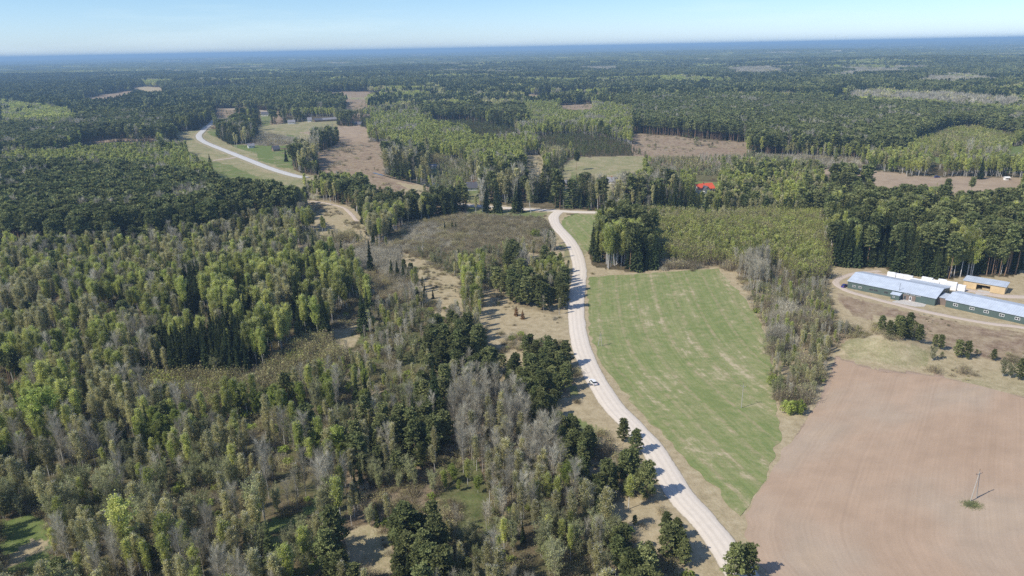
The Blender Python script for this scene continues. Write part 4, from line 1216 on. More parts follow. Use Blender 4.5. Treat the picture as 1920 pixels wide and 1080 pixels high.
# seedlings, tussocks and low bushes on open ground
for d0, d1, cell in ((82, 620, 2.2), (620, 1900, 6.0)):
    x, y = grid(d0, d1, cell); z = height(x, y); c, px, py, k = cls_at(x, y, z)
    opn = np.isin(c, [CN.index(q) for q in ('HEATH', 'CLEAR', 'DRY', 'SAPB', 'SAPO')])
    p_ = np.where(np.isin(c, [CN.index('HEATH')]), .55, np.where(px < 1080, .5, .14))
    ok = opn & (RG.uniform(0, 1, len(x)) < p_ * smooth(vnoise(x, y, 14, 97), .35, .75)) & (dist_roads(x, y) > 2.5) & ~blocked(px, py - 3) & ((px < 1560) | (py > 600) | (py < 500) | (c == CN.index('HEATH')))
    yard = (px > 1545) & (py > 500) & (py < 660); x, y, z, yard = x[ok], y[ok], z[ok], yard[ok]; n = len(x); s = RG.uniform(.12, .42, n) * (1 if d0 < 600 else 1.9)
    big = RG.uniform(0, 1, n) < .03; s[big & ~yard] *= 2.2; s[yard] *= .45
    forms = [WHOLE[k, v, int(d0 > 600)] for k in ('sapb', 'sapg', 'sapt') for v in range(NVAR)] + [WHOLE['youngpine', v, 1] for v in range(NVAR)]
    kp = RG.choice(4, n, p=[.5, .25, .2, .05]); s = np.where(kp == 3, s * .8, s)
    scatter('low_scrub', ('tussocks and low bushes dotted over the clearings and heath', 'small bushes dotted over the farther clearings')[int(d0 > 600)], forms, np.column_stack([x, y, z]), RG.uniform(0, 6.28, n),
            np.column_stack([s * 1.5, s * 1.5, s]), kp * NVAR + RG.integers(0, NVAR, n))

# farther out, trees stand in groups of six, then in whole stands
FKL = list(FK); MAPK = dict(pine='pine', youngpine='pine', spruce='spruce', rustspruce='spruce', birch='birch', olive='olive', lime='birch', bare='bare', willow='bare', bush='birch', sapb='bare', sapg='olive', sapy='birch', sapt='bare')
x, y = grid(1500, 5200, 9.5)
z = height(x, y); c, px, py, k = cls_at(x, y, z + 8, 4)
ok = DENS[c] > .01
for f in (0, 12):
    c2, *_q = cls_at(x, y, z + f, 4); ok &= DENS[c2] > 0
ok &= (vnoise(x, y, 30, 95) > .12) & ~blocked(px, py)
x, y, z, c = x[ok], y[ok], z[ok], c[ok]; kk = pick_kind(c, x, y); m = kk >= 0; x, y, z, kk, c = x[m], y[m], z[m], kk[m], c[m]
fk = np.array([FKL.index(MAPK[KN[q]]) for q in range(len(KN))])[kk]
n = len(x); s = RG.uniform(.85, 1.12, n) * np.where(np.isin(c, [CN.index('YCON'), CN.index('SAPT'), CN.index('BYOUNG'), CN.index('SAPB')]), .45, 1)
print('groups', n)
scatter('far_woods', 'far woods of conifers and birch in bluish haze', [me for k in FKL for me in FORMS['c', k]], np.column_stack([x, y, z]), RG.uniform(0, 6.28, n),
        np.column_stack([np.ones(n), np.ones(n), s]), fk * 4 + RG.integers(0, 4, n))
PK = list(PATCHES)
def pmap(c, x, y):
    out = np.zeros(len(c), int)
    for q, v in (('DARK', 0), ('PINE', 0), ('MIX', 1), ('BIRCHB', 2), ('GREY', 3)): out[c == CN.index(q)] = v
    return out
for nm, lab, key, d0, d1, cell in (('distant_forest', 'distant unbroken forest below the skyline, blue with haze', 'p', 5200, 14000, 36.), ('horizon_forest', 'forest along the skyline, nearly lost in haze', 'q', 14000, 40000, 135.)):
    x, y = grid(d0, d1, cell, 42); c = auto_class(x, y); ok = DENS[c] > 0; x, y, c = x[ok], y[ok], c[ok]; n = len(x)
    print(nm, n)
    scatter(nm, lab, [me for k in PK for me in FORMS[key, k]], np.column_stack([x, y, height(x, y)]), RG.uniform(0, 6.28, n),
            np.column_stack([np.full(n, 1.0), np.full(n, 1.0), RG.uniform(.85, 1.15, n)]), pmap(c, x, y) * 3 + RG.integers(0, 3, n))

# ------------------------------------------------------------------ single trees, each with its trunk and crown
LOOK = {
    'pine': ('tall pine with a bare reddish trunk', 'slim tall pine', 'straight dark pine'),
    'youngpine': ('bushy young pine', 'round young pine', 'short bushy pine'),
    'spruce': ('dark pointed spruce', 'narrow dark spruce', 'broad dark spruce'),
    'rustspruce': ('small rust-brown spruce',) * 3,
    'birch': ('yellow-green birch', 'slim yellow-green birch', 'full yellow-green birch'),
    'olive': ('olive birch just coming into leaf', 'slim olive birch', 'pale olive birch'),
    'bare': ('leafless grey tree', 'thin leafless grey tree', 'spreading leafless grey tree'),
    'willow': ('grey-green willow', 'low grey-green willow', 'round grey-green willow'),
    'lime': ('fresh green leafy tree',) * 3, 'bush': ('bright green bush',) * 3,
}
MARKS = [('the white car', 1106, 712), ('the pole in the ploughed field', 1826, 938), ('the road junction', 1040, 400), ('the blue car', 1582, 535),
         ('the wooden shed', 1845, 540), ('the red-roofed house', 1326, 350), ('the green field\'s top left corner', 1106, 517), ('the green field\'s lower tip', 1388, 968), ('the ploughed field\'s top corner', 1570, 668)]
GROUP_OF = {k: gname for gname, (ks, *_r) in GROUPS.items() for k in ks}
USED = set()
SHORT = {'pine': 'pine', 'youngpine': 'young pine', 'spruce': 'spruce', 'rustspruce': 'rusty spruce', 'birch': 'yellow-green birch', 'olive': 'olive birch', 'bare': 'grey tree', 'willow': 'willow', 'lime': 'green tree', 'bush': 'green bush'}
ROWS = ((185, 'top'), (300, 'upper'), (400, 'upper-middle'), (520, 'middle'), (660, 'lower-middle'), (820, 'lower'), (950, 'low'), (2000, 'bottom'))
COLS = ((200, 'far left'), (440, 'left'), (640, 'left-of-centre'), (830, 'inner-left'), (1010, 'centre'), (1250, 'right-of-centre'), (1560, 'right'), (3000, 'far right'))
def tree_label(kind, px, py, w, i, NB):
    """Look, then the trees beside it, then the part of the photograph; tried from short to long until it is unique."""
    look = LOOK[kind][1 if w < .88 else (0 if w < 1.0 else 2)]
    for nm, mx, my in MARKS:
        if math.hypot(px - mx, py - my) < 60:
            side = ('right of' if px > mx else 'left of') if abs(px - mx) > abs(py - my) else ('below' if py > my else 'above')
            s = f'{look} just {side} {nm}'
            if s not in USED: USED.add(s); return s
    row = next(n for v, n in ROWS if py < v); colm = next(n for v, n in COLS if px < v)
    def rel(j):
        dx, dy = px - tx[j], py - ty[j]
        d = ('right of' if dx > 0 else 'left of') if abs(dx) > abs(dy) else ('before' if dy > 0 else 'behind')
        return d + ' ' + SHORT[KN[T_k[j]]]
    look = look.replace('olive birch just coming into leaf', 'pale-trunked olive birch').replace('tall pine with a bare reddish trunk', 'tall bare-trunked pine')
    tries = [f'{look} {rel(a)} in the {row} {colm}' for a in NB[:3]]
    tries += [f'{look} {rel(a)} and {rel(b)} in the {row} {colm}' for a in NB[:6] for b in NB[:6] if a != b and rel(a).split(' ')[0] != rel(b).split(' ')[0]]
    tries += [f'{look} {rel(a)} and {rel(b)}, {rel(c)}, {row} {colm}' for a in NB[:5] for b in NB[:7] for c in NB[:9] if len({a, b, c}) == 3]
    hw = 'tall' if T_h[i] > 13 else ('mid-height' if T_h[i] > 9.5 else 'low')
    tries += [f'{hw} {look} {rel(a)}, {row} {colm}' for a in NB[:9]]
    for s in tries:
        if s not in USED and len(s.split()) <= 16: USED.add(s); return s
    return tries[0]

def plant(kind, x, y, z, h, var, rz, w, label=None, group=None, name=None, cat=None):
    gname = GROUP_OF[kind]; _ks, c_, n_, ph = GROUPS[gname]
    if kind == 'bush': c_, n_ = 'bush', 'bush'
    s = h / KINDS[kind][0]
    o = empty(name or n_, (x, y, z), rz, label, cat or c_, group)
    o.scale = (s * w, s * w, s)
    tm, cm = PART[kind, var]
    if tm: link('trunk', tm, o)
    link('crown', cm, o)
    return o

GPH = {'pine': 'pines standing in the near woods', 'spruce': 'spruces standing in the woods', 'birch': 'birches coming into leaf in the woods',
       'bare': 'leafless trees and willows in the woods', 'lime': 'leafy trees and bushes coming into leaf'}
SI = np.nonzero(T_single)[0]
for i in SI:
    kind = KN[T_k[i]]
    dd = np.hypot(tx[SI] - tx[i], (ty[SI] - ty[i]) * 1.0); NB = SI[np.argsort(dd)[1:10]]
    plant(kind, T_x[i], T_y[i], T_z[i], T_h[i], int(T_var[i]), T_rz[i], T_w[i], tree_label(kind, tx[i], ty[i], T_w[i], i, NB), GPH[GROUP_OF[kind]])

SOLO = [  # kind
    ('lime', 98, 838, 17, 'large bright green leafy tree standing out in the lower left wood'),
    ('birch', 243, 1062, 17, 'tall yellow-green birch with leaning white stems near the bottom edge'),
    ('olive', 300, 800, 13, 'olive birch with forked white trunk, left of the two bare white trees'),
    ('bare', 243, 770, 14, 'left one of two bare whitish trees rising from the brush'),
    ('bare', 271, 768, 13, 'right one of two bare whitish trees rising from the brush'),
    ('bare', 505, 935, 15, 'bare tree with thick pale forked limbs in the low wood'),
    ('birch', 430, 1062, 11, 'small round golden-green birch by itself near the bottom edge'),
    ('willow', 480, 990, 12, 'round grey-stemmed willow above the shady green strip'),
    ('spruce', 515, 1090, 14, 'dark spruce cut by the bottom edge left of the dry patch'),
    ('spruce', 818, 800, 19, 'tallest dark spruce between the young pines and the grey grove'),
    ('spruce', 1010, 5000, 1, '')][:-1] + [  # kind, pixel of the foot, height, label
    ('pine', 1081, 319, 15, 'lone pine standing in the middle of the pale meadow'),
    ('spruce', 797, 563, 7.5, 'small pointed spruce alone beside the dry clearing'),
    ('spruce', 812, 560, 4, 'tiny spruce right of the small pointed one by the clearing'),
    ('spruce', 735, 522, 9, 'leftmost of the four dark spruces by the dry track'),
    ('spruce', 746, 526, 9.5, 'second from left of four dark spruces by the dry track'),
    ('spruce', 757, 528, 8.5, 'third from left of four dark spruces by the dry track'),
    ('spruce', 768, 529, 8, 'rightmost of the four dark spruces by the dry track'),
    ('spruce', 925, 536, 11, 'bushy spruce with yellowish lit side beside a grey bush'),
    ('willow', 946, 540, 6, 'round grey leafless bush right of the yellowish spruce'),
    ('spruce', 834, 433, 6, 'leftmost small spruce in the brown scrub before the junction'),
    ('spruce', 848, 430, 6, 'middle small spruce in the brown scrub before the junction'),
    ('spruce', 855, 431, 5, 'rightmost small spruce in the brown scrub before the junction'),
    ('bush', 1003, 446, 5, 'bright green bush alone in the brown scrub before the junction'),
    ('birch', 872, 562, 15, 'bright birch standing on its own at the end of the dry track'),
    ('rustspruce', 968, 592, 4.2, 'rust-brown dead conifer left of its twin on the clearing'),
    ('rustspruce', 980, 598, 3.8, 'rust-brown dead conifer right of its twin on the clearing'),
    ('bush', 1478, 776, 4.2, 'vivid green bush at the field corner, left one of the pair'),
    ('bush', 1497, 776, 4.4, 'vivid green bush at the field corner, right one of the pair'),
    ('bush', 1449, 722, 3.6, 'vivid green bush on the green field\'s right edge'),
    ('youngpine', 1652, 622, 7, 'young pine at the left end of the pine row below the yard track'),
    ('youngpine', 1666, 631, 6.5, 'second young pine in the row below the yard track'),
    ('youngpine', 1684, 630, 8, 'third young pine in the row below the yard track'),
    ('youngpine', 1703, 626, 9, 'fourth young pine in the row below the yard track'),
    ('youngpine', 1722, 641, 7, 'last young pine in the row below the yard track'),
    ('youngpine', 1762, 655, 6, 'round dark pine between the mound and the brown heath'),
    ('youngpine', 1752, 650, 5, 'smaller pine touching the round dark one by the mound'),
    ('youngpine', 1795, 670, 7, 'left one of two round pines below the brown heath'),
    ('youngpine', 1812, 672, 7, 'right one of two round pines below the brown heath'),
    ('youngpine', 1862, 676, 4.5, 'small pine standing alone below the brown heath'),
    ('youngpine', 1912, 712, 8, 'dark pine cut by the frame\'s right edge above the soil'),
    ('willow', 1748, 676, 5, 'grey bush right of the grassy mound'),
    ('willow', 1880, 706, 5.5, 'pale grey bush beside the ploughed field\'s upper edge'),
    ('willow', 1893, 709, 5, 'right-hand pale grey bush by the ploughed field\'s upper edge'),
    ('youngpine', 1375, 1092, 8.5, 'pine overhanging the road\'s end at the photo\'s bottom edge'),
    ('youngpine', 1402, 1085, 7.5, 'pine with a broken crown right of the road\'s end'),
    ('youngpine', 1212, 937, 9.5, 'dense tall pine whose shadow falls across the gravel road'),
    ('youngpine', 1192, 850, 6.5, 'young pine close to the road above the dense tall one'),
    ('youngpine', 1168, 828, 6.5, 'young pine near the road, below the bend with the car'),
    ('youngpine', 1248, 1000, 5, 'left one of two pines on dry grass near the road\'s lower end'),
    ('youngpine', 1268, 1012, 5, 'right one of two pines on dry grass near the road\'s lower end'),
    ('youngpine', 1284, 1050, 4.6, 'small pine on dry grass by the bottom edge'),
    ('youngpine', 1190, 985, 2.4, 'knee-high pine on the dry grass near the dense tall pine'),
    ('birch', 1178, 955, 9, 'young birch at the edge of the dry clearing by the road'),
    ('pine', 1773, 371, 12, 'left one of two pines standing out against the tan field'),
    ('pine', 1820, 368, 12, 'right one of two pines standing out against the tan field'),
    ('spruce', 537, 303, 13, 'dark spruce left of the road in the small farm meadow'),
    ('spruce', 1837, 336, 16, 'tall dark spruce by the tan field\'s far edge'),
    ('spruce', 598, 326, 12, 'narrow spruce alone in the brown field'),
    ('spruce', 394, 306, 9, 'small dark spruce on the pale meadow by the side track'),
]
SRG = random.Random(5)
for kind, px, py, h, lab in SOLO:
    p = g(px, py)
    plant(kind, p[0], p[1], p[2], h * (1.0 if (px > 1600 and py > 560 and kind == 'youngpine') else 1.2), SRG.randrange(NVAR), SRG.uniform(0, 6.28), SRG.uniform(.95, 1.15), lab)

# ------------------------------------------------------------------ buildings, vehicles, poles
def cladding(name, c, period=.25, depth=.12, axis=0):
    m, nt, b = new_mat(name)
    tc = nt.nodes.new('ShaderNodeTexCoord'); mp = nt.nodes.new('ShaderNodeMapping')
    nt.links.new(tc.outputs['Object'], mp.inputs[0])
    w = nt.nodes.new('ShaderNodeTexWave'); w.wave_type = 'BANDS'; w.bands_direction = 'XYZ'[axis]; w.inputs['Scale'].default_value = 1 / (period * 3.2)
    nt.links.new(mp.outputs[0], w.inputs[0])
    f = noise(nt, .35, 5, .7)
    c1 = ramp(nt, f, [(.3, tuple(v * .86 for v in c)), (.7, tuple(min(1, v * 1.12) for v in c))])
    c1 = mix(nt, 1.0, c1, ramp(nt, w.outputs[0], [(0, 1 - depth), (1, 1 + depth)]), 'MULTIPLY')
    nt.links.new(c1, b.inputs['Base Color']); b.inputs['Roughness'].default_value = .55; b.inputs['Specular IOR Level'].default_value = .4
    bp = nt.nodes.new('ShaderNodeBump'); bp.inputs['Strength'].default_value = .4; bp.inputs['Distance'].default_value = .03
    nt.links.new(w.outputs[0], bp.inputs['Height']); nt.links.new(bp.outputs[0], b.inputs['Normal'])
    return m
M_GREEN = cladding('green corrugated steel', (.090, .128, .116), .3)
M_ROOF = cladding('pale blue-grey steel roof', (.50, .56, .64), .9, .05)
M_PLANK = cladding('weathered brown planks', (.22, .17, .14), .3)
M_YEL = cladding('fresh yellow boards', (.62, .47, .27), .25, .08)
M_WHITE = plain('white frame paint', (.80, .80, .80), .5)
M_GLASS = plain('dark window glass', (.035, .045, .05), .08, spec=.6)
M_CONC = plain('pale concrete', (.52, .49, .45), .9, scale=1)
M_RED = cladding('red tiled roof', (.68, .12, .055), .4, .10)
M_STEEL = plain('grey steel', (.25, .26, .27), .5, .6)
M_DARK = cladding('dark sheet roof', (.10, .10, .115), .6)
M_GREYR = cladding('grey weathered roof', (.25, .245, .26), .6)
M_LOG = plain('brown log wall', (.24, .17, .11), .9)
M_CREAM = plain('cream render', (.66, .62, .52), .9)
M_WRAP = plain('white plastic wrap', (.86, .87, .88), .35, spec=.5, var=.06, scale=1.5)

def gable(E_, L, D, hw, hr, wall, roof, y_ridge=None, over=.4, th=.16, x0=0):
    yr = D / 2 if y_ridge is None else y_ridge
    w = MB(); w.hull([(x0, 0, 0), (x0, D, 0), (x0, D, hw), (x0, yr, hr), (x0, 0, hw)][::-1], [(x0 + L, 0, 0), (x0 + L, D, 0), (x0 + L, D, hw), (x0 + L, yr, hr), (x0 + L, 0, hw)][::-1])
    w.build('wall', wall, E_)
    s1 = (hr - hw) / yr; s2 = (hr - hw) / (D - yr); r = MB(); u = .02
    prof = [(-over, hw - over * s1 + u), (yr, hr + u), (D + over, hw - over * s2 + u), (D + over, hw - over * s2 + u + th), (yr, hr + u + th), (-over, hw - over * s1 + u + th)]
    r.hull([(x0 - over, y, z) for y, z in prof], [(x0 + L + over, y, z) for y, z in prof])
    return r.build('roof', roof, E_)

def window(E_, x, z, w, h, frame=M_WHITE, mull=1, y=0, n=-1, axis='x', fr=.09):
    """A window on the wall plane y (or x when axis is 'y'), its frame proud of the wall."""
    a, b_ = x - w / 2, x + w / 2
    def bx(m, u0, u1, z0, z1, d0, d1):
        if axis == 'x': m.box(u0, u1, *sorted((y + n * d0, y + n * d1)), z0, z1)
        else: m.box(*sorted((y + n * d0, y + n * d1)), u0, u1, z0, z1)
    f = MB()
    bx(f, a, b_, z, z + fr, .0, .07); bx(f, a, b_, z + h - fr, z + h, .0, .07)
    bx(f, a, a + fr, z + fr, z + h - fr, .0, .07); bx(f, b_ - fr, b_, z + fr, z + h - fr, .0, .07)
    for k in range(mull):
        c = a + w * (k + 1) / (mull + 1); bx(f, c - fr / 2, c + fr / 2, z + fr, z + h - fr, .0, .07)
    fo = f.build('window', frame, E_)
    p = MB(); bx(p, a + fr, b_ - fr, z + fr, z + h - fr, .002, .03)
    p.build('pane', M_GLASS, fo)
    return fo

# the long green building: one wing with a porch, a link and a second wing
B1 = g(1588.5, 540); B1r = g(1752, 573.6); d1 = (B1r - B1)[:2]; L1 = float(np.linalg.norm(d1)); a1 = math.atan2(d1[1], d1[0])
E1 = empty('factory_building', B1, a1, 'long green corrugated building x', 'building')
E1['label'] = 'long dark green building with pale roof and small porch by the yard track'
gable(E1, L1, 20, 3.6, 5.7, M_GREEN, M_ROOF, 10)
for f, z, w in ((.079, 1.2, 1.5), (.152, 1.2, 1.5)): window(E1, L1 * f, z, w, .9)
for f, w in ((.285, 1.7), (.34, 1.7), (.458, 1.7)): window(E1, L1 * f, 1.2, w, 1.0, M_STEEL, 1)
for f in (.675, .70, .735, .765, .80, .83): window(E1, L1 * f, 2.85, .85, .5, M_WHITE, 0)
px0, px1 = L1 * .54, L1 * .635
w = MB(); w.hull([(px0, -3.2, 0), (px1, -3.2, 0), (px1, -.01, 0), (px0, -.01, 0)], [(px0, -3.2, 2.4), (px1, -3.2, 2.4), (px1, -.01, 2.9), (px0, -.01, 2.9)])
po = w.build('porch', M_GREEN, E1)
w = MB(); w.hull([(px0 - .3, -3.5, 2.42), (px1 + .3, -3.5, 2.42), (px1 + .3, -.45, 2.93), (px0 - .3, -.45, 2.93)], [(px0 - .3, -3.5, 2.54), (px1 + .3, -3.5, 2.54), (px1 + .3, -.45, 3.05), (px0 - .3, -.45, 3.05)])
w.build('porch_roof', M_ROOF, po)
window(po, (px0 + px1) / 2 - .5, 1.0, .9, .8, M_WHITE, 0, y=-3.2)
w = MB(); w.box(L1 * .65, L1 * .79, -.08, -.01, 0, 2.6); w.build('plank_panel', M_PLANK, E1)
for f, m_ in ((.675, M_STEEL), (.735, M_WHITE)):
    w = MB(); w.box(L1 * f - .5, L1 * f + .5, -.16, -.085, .02, 2.1); dd = w.build('door', m_, E1)
    w = MB(); w.box(L1 * f - .32, L1 * f + .32, -.19, -.162, .4, 1.9); w.build('pane', M_GLASS, dd)
w = MB(); w.bar((L1 * .60, .3, 3.7), (L1 * .60, .3, 7.4), .09); w.bar((L1 * .60, .3, 4.4), (L1 * .60 + 1.1, .3, 4.6), .05); w.build('flue_pipe', M_STEEL, E1)
w = MB(); w.box(L1 + .01, L1 + 4.6, 3.5, 11, 0, 3.4); lk = w.build('link_wall', M_PLANK, E1)
w = MB(); w.box(L1 + .42, L1 + 4.9, 3.2, 11.3, 3.42, 3.6); w.build('link_roof', M_ROOF, lk)
w = MB(); w.box(L1 * .55, L1 - .5, 20.01, 25, 0, 3.0); an = w.build('rear_annex', M_GREEN, E1)
w = MB(); w.hull([(L1 * .55 - .3, 20.42, 3.25), (L1 - .2, 20.42, 3.25), (L1 - .2, 25.3, 3.02), (L1 * .55 - .3, 25.3, 3.02)], [(L1 * .55 - .3, 20.42, 3.38), (L1 - .2, 20.42, 3.38), (L1 - .2, 25.3, 3.15), (L1 * .55 - .3, 25.3, 3.15)]); w.build('annex_roof', M_ROOF, an)

B2 = g(1772, 575); B2r = g(1920, 608.5); d2 = (B2r - B2)[:2]; d2 /= np.linalg.norm(d2); a2 = math.atan2(d2[1], d2[0])
E2 = empty('long_shed', B2, a2, 'long dark green wing with white windows, cut by the photo\'s right edge', 'building')
gable(E2, 62, 17, 3.3, 5.0, M_GREEN, M_ROOF, 8)
for q in (1790.3, 1821, 1847.6, 1876.8, 1906, 1937, 1968):
    yq = 575 + (q - 1772) * (608.5 - 575) / 148; p = g(q, yq); window(E2, float((p - B2)[:2] @ d2), 1.35, 1.9, 1.15, M_WHITE, 1, fr=.14)

# paved apron before the porch
def sheet(name, pts, mat, z):
    P = np.array(pts, float); Q = G(P[:, 0], P[:, 1]); bm = bmesh.new()
    f = bm.faces.new([bm.verts.new((q[0], q[1], q[2] + z)) for q in Q]); f.normal_update()
    if f.normal.z < 0: f.normal_flip()
    ex = bmesh.ops.extrude_face_region(bm, geom=[f]); bmesh.ops.translate(bm, vec=(0, 0, -.3), verts=[v for v in ex['geom'] if isinstance(v, bmesh.types.BMVert)])
    bmesh.ops.recalc_face_normals(bm, faces=bm.faces)
    me = bpy.data.meshes.new(name); bm.to_mesh(me); bm.free(); me.materials.append(mat)
    return tag(link(name, me), kind='structure')
sheet('paved_forecourt', [(1672, 566), (1688, 561), (1700, 560), (1722, 567), (1737, 571), (1733, 575), (1716, 575), (1700, 572)], M_CONC, .08)
sheet('shed_ramp', [(1828, 552), (1834, 543), (1858, 547), (1850, 554)], M_CONC, .07)

# open timber shed
S0 = g(1805, 538.5); S1 = g(1883, 552); ds = (S1 - S0)[:2]; LS = float(np.linalg.norm(ds)); aS = math.atan2(ds[1], ds[0])
ES = empty('timber_shed', S0, aS, 'yellow board shed with wide open doorway and pale metal roof', 'shed')
w = MB(); D = 8.0; o0, o1 = LS * .32, LS * .65
w.box(0, o0, 0, .2, 0, 3.6); w.box(o1, LS, 0, .2, 0, 3.6); w.box(o0, o1, .002, .198, 2.7, 3.6)
w.box(0, LS, D - .2, D, 0, 3.6); w.box(0, .2, .2, D - .2, 0, 3.6); w.box(LS - .2, LS, .2, D - .2, 0, 3.6)
w.build('wall', M_YEL, ES)
w = MB(); w.hull([(-.4, -.5, 3.62), (LS + .4, -.5, 3.62), (LS + .4, D + .4, 3.9), (-.4, D + .4, 3.9)], [(-.4, -.5, 3.8), (LS + .4, -.5, 3.8), (LS + .4, D + .4, 4.08), (-.4, D + .4, 4.08)])
w.build('roof', M_ROOF, ES)
w = MB()
for k in range(5): w.box(.5, 3.6, .3, 1.6, k * .22 + .02, k * .22 + .2)
st = w.build('timber_stack', M_YEL); st.location = [*(S0[:2] + ds / LS * (LS * .42) + np.array([-math.sin(aS), math.cos(aS)]) * 1.5), 0.03]; st.rotation_euler.z = aS
tag(st, 'low stack of fresh planks inside the open doorway of the yellow shed', 'plank stack')

# white wrapped stacks behind the building
def wrapped(px, py, L, Hh, Dd, label, sd):
    R = np.random.default_rng(sd); bm = bmesh.new(); bmesh.ops.create_cube(bm, size=1)
    bmesh.ops.subdivide_edges(bm, edges=bm.edges[:], cuts=7, use_grid_fill=True)
    for v in bm.verts:
        u = v.co.copy(); gx = abs(math.sin((u.x + .5) * math.pi * round(L / 1.25))); gz = abs(math.sin((u.z + .5) * math.pi * 2))
        k = 1 - .035 * (1 - gx ** .5) - .02 * (1 - gz ** .5)
        v.co = Vector((u.x * L + R.normal(0, .02), u.y * Dd * k + R.normal(0, .02), (u.z + .5) * Hh * (1 - .04 * R.random() * (u.z > .45))))
    me = bpy.data.meshes.new('wrapped_stack'); bm.to_mesh(me); bm.free(); me.materials.append(M_WRAP)
    o = link('wrapped_stack', me); p = g(px, py); o.location = p; o.rotation_euler.z = a1 + R.normal(0, .05)
    w = MB()
    for k in range(3): w.box(-L / 2 - .03, L / 2 + .03, -Dd / 2 - .03 + k * (Dd / 2 - .05), -Dd / 2 + .12 + k * (Dd / 2 - .05), -.02, .1)
    w.build('pallet', M_LOG, o)
    return tag(o, label, 'wrapped stack', 'white wrapped stacks behind the green building')
for i, (px, py, L, Hh, lab) in enumerate([
    (1671, 521, 3.9, 3.0, 'white plastic-wrapped stack farthest left behind the green building'),
    (1686, 523, 3.7, 2.7, 'white wrapped stack second from left, after the gap'),
    (1702, 526, 4.2, 2.8, 'white wrapped stack third from left, touching the second'),
    (1719, 530, 4.6, 2.0, 'lowest white wrapped stack, half hidden by the roof ridge'),
    (1737, 533, 4.8, 3.6, 'tall white wrapped stack standing alone near the middle'),
    (1753, 536, 3.8, 2.9, 'white wrapped stack left of the middle pair'),
    (1765, 538, 3.4, 3.9, 'taller right-hand stack of the middle white pair'),
    (1781, 543, 5.2, 4.0, 'largest white wrapped stack, between the roofs'),
    (1798, 545, 5.0, 3.1, 'white wrapped stack next to the yellow shed')]):
    wrapped(px, py, L, Hh, 1.6 + .2 * (i % 2), lab, i)

def car(px, py, heading, paint, label, L=4.3, Wd=1.75, Hh=1.5, cat='car', name='parked_car', z=.2):
    p = g(px, py); E = empty(name, (p[0], p[1], p[2] + z), heading, label, cat)
    w = MB(); h = Wd / 2
    prof_b = [(-L / 2, -h * .94), (L / 2 - .1, -h * .9), (L / 2, -h * .6), (L / 2, h * .6), (L / 2 - .1, h * .9), (-L / 2, h * .94)]
    w.hull([(x * .97, y * .93, .24) for x, y in prof_b], [(x, y, .62) for x, y in prof_b]); w.hull([(x, y, .621) for x, y in prof_b], [(x * .95, y * .92, .92) for x, y in prof_b])
    body = w.build('body', paint, E)
    w = MB(); w.hull([(-L * .44, -h * .86, .922), (L * .22, -h * .86, .922), (L * .22, h * .86, .922), (-L * .44, h * .86, .922)], [(-L * .36, -h * .68, Hh - .06), (L * .06, -h * .68, Hh - .06), (L * .06, h * .68, Hh - .06), (-L * .36, h * .68, Hh - .06)])
    w.build('window', M_GLASS, E)
    w = MB(); w.hull([(-L * .37, -h * .7, Hh - .058), (L * .07, -h * .7, Hh - .058), (L * .07, h * .7, Hh - .058), (-L * .37, h * .7, Hh - .058)], [(-L * .35, -h * .64, Hh), (L * .04, -h * .64, Hh), (L * .04, h * .64, Hh), (-L * .35, h * .64, Hh)])
    w.build('roof', paint, E)
    for sx in (-.31, .31):
        for sy in (-1, 1):
            w = MB(); w.bar((L * sx, sy * (h * .99), .32), (L * sx, sy * (h * .99 - .22), .32), .32, n=16); wh = w.build('wheel', M_TYRE, E)
            w = MB(); w.bar((L * sx, sy * (h * 1.0), .32), (L * sx, sy * (h * .97), .32), .19, n=12); w.build('rim', M_STEEL, wh)
    for sy in (-1, 1):
        w = MB(); w.box(*sorted((L / 2 - .12, L / 2 + .01)), *sorted((sy * h * .5, sy * h * .8)), .64, .78); w.build('headlight', M_GLASSW, E)
        w = MB(); w.box(-L / 2 - .01, -L / 2 + .12, *sorted((sy * h * .6, sy * h * .86)), .64, .84); w.build('tail_light', M_TAIL, E)
        w = MB(); w.box(L * .14, L * .19, *sorted((sy * h * .93, sy * h * 1.12)), .93, 1.06); w.build('mirror', paint, E)
    return E
M_TYRE = plain('black rubber', (.02, .02, .02), .9)
M_GLASSW = plain('lamp glass', (.75, .77, .8), .15, spec=.6)
M_TAIL = plain('red lamp', (.45, .02, .02), .3)
M_CARW = plain('white car paint', (.82, .83, .84), .25, spec=.6, var=.02)
M_CARB = plain('blue car paint', (.035, .045, .26), .25, spec=.6, var=.05)
A_, B_ = g(1100, 690), g(1118, 718)
road_dir = math.atan2(A_[1] - B_[1], A_[0] - B_[0])
car(1112, 720, road_dir + .15, M_CARW, 'white car pulled in at the edge of the gravel road bend')
car(1583, 538, a1 + 1.5, M_CARB, 'small dark blue car parked at the green building\'s gable end', z=.05)
E = car(1757, 333, .2, M_CARB, 'blue pickup on the tan field\'s far edge below the birches', 5.5, 1.9, 1.8, 'pickup', 'pickup_truck', .05)

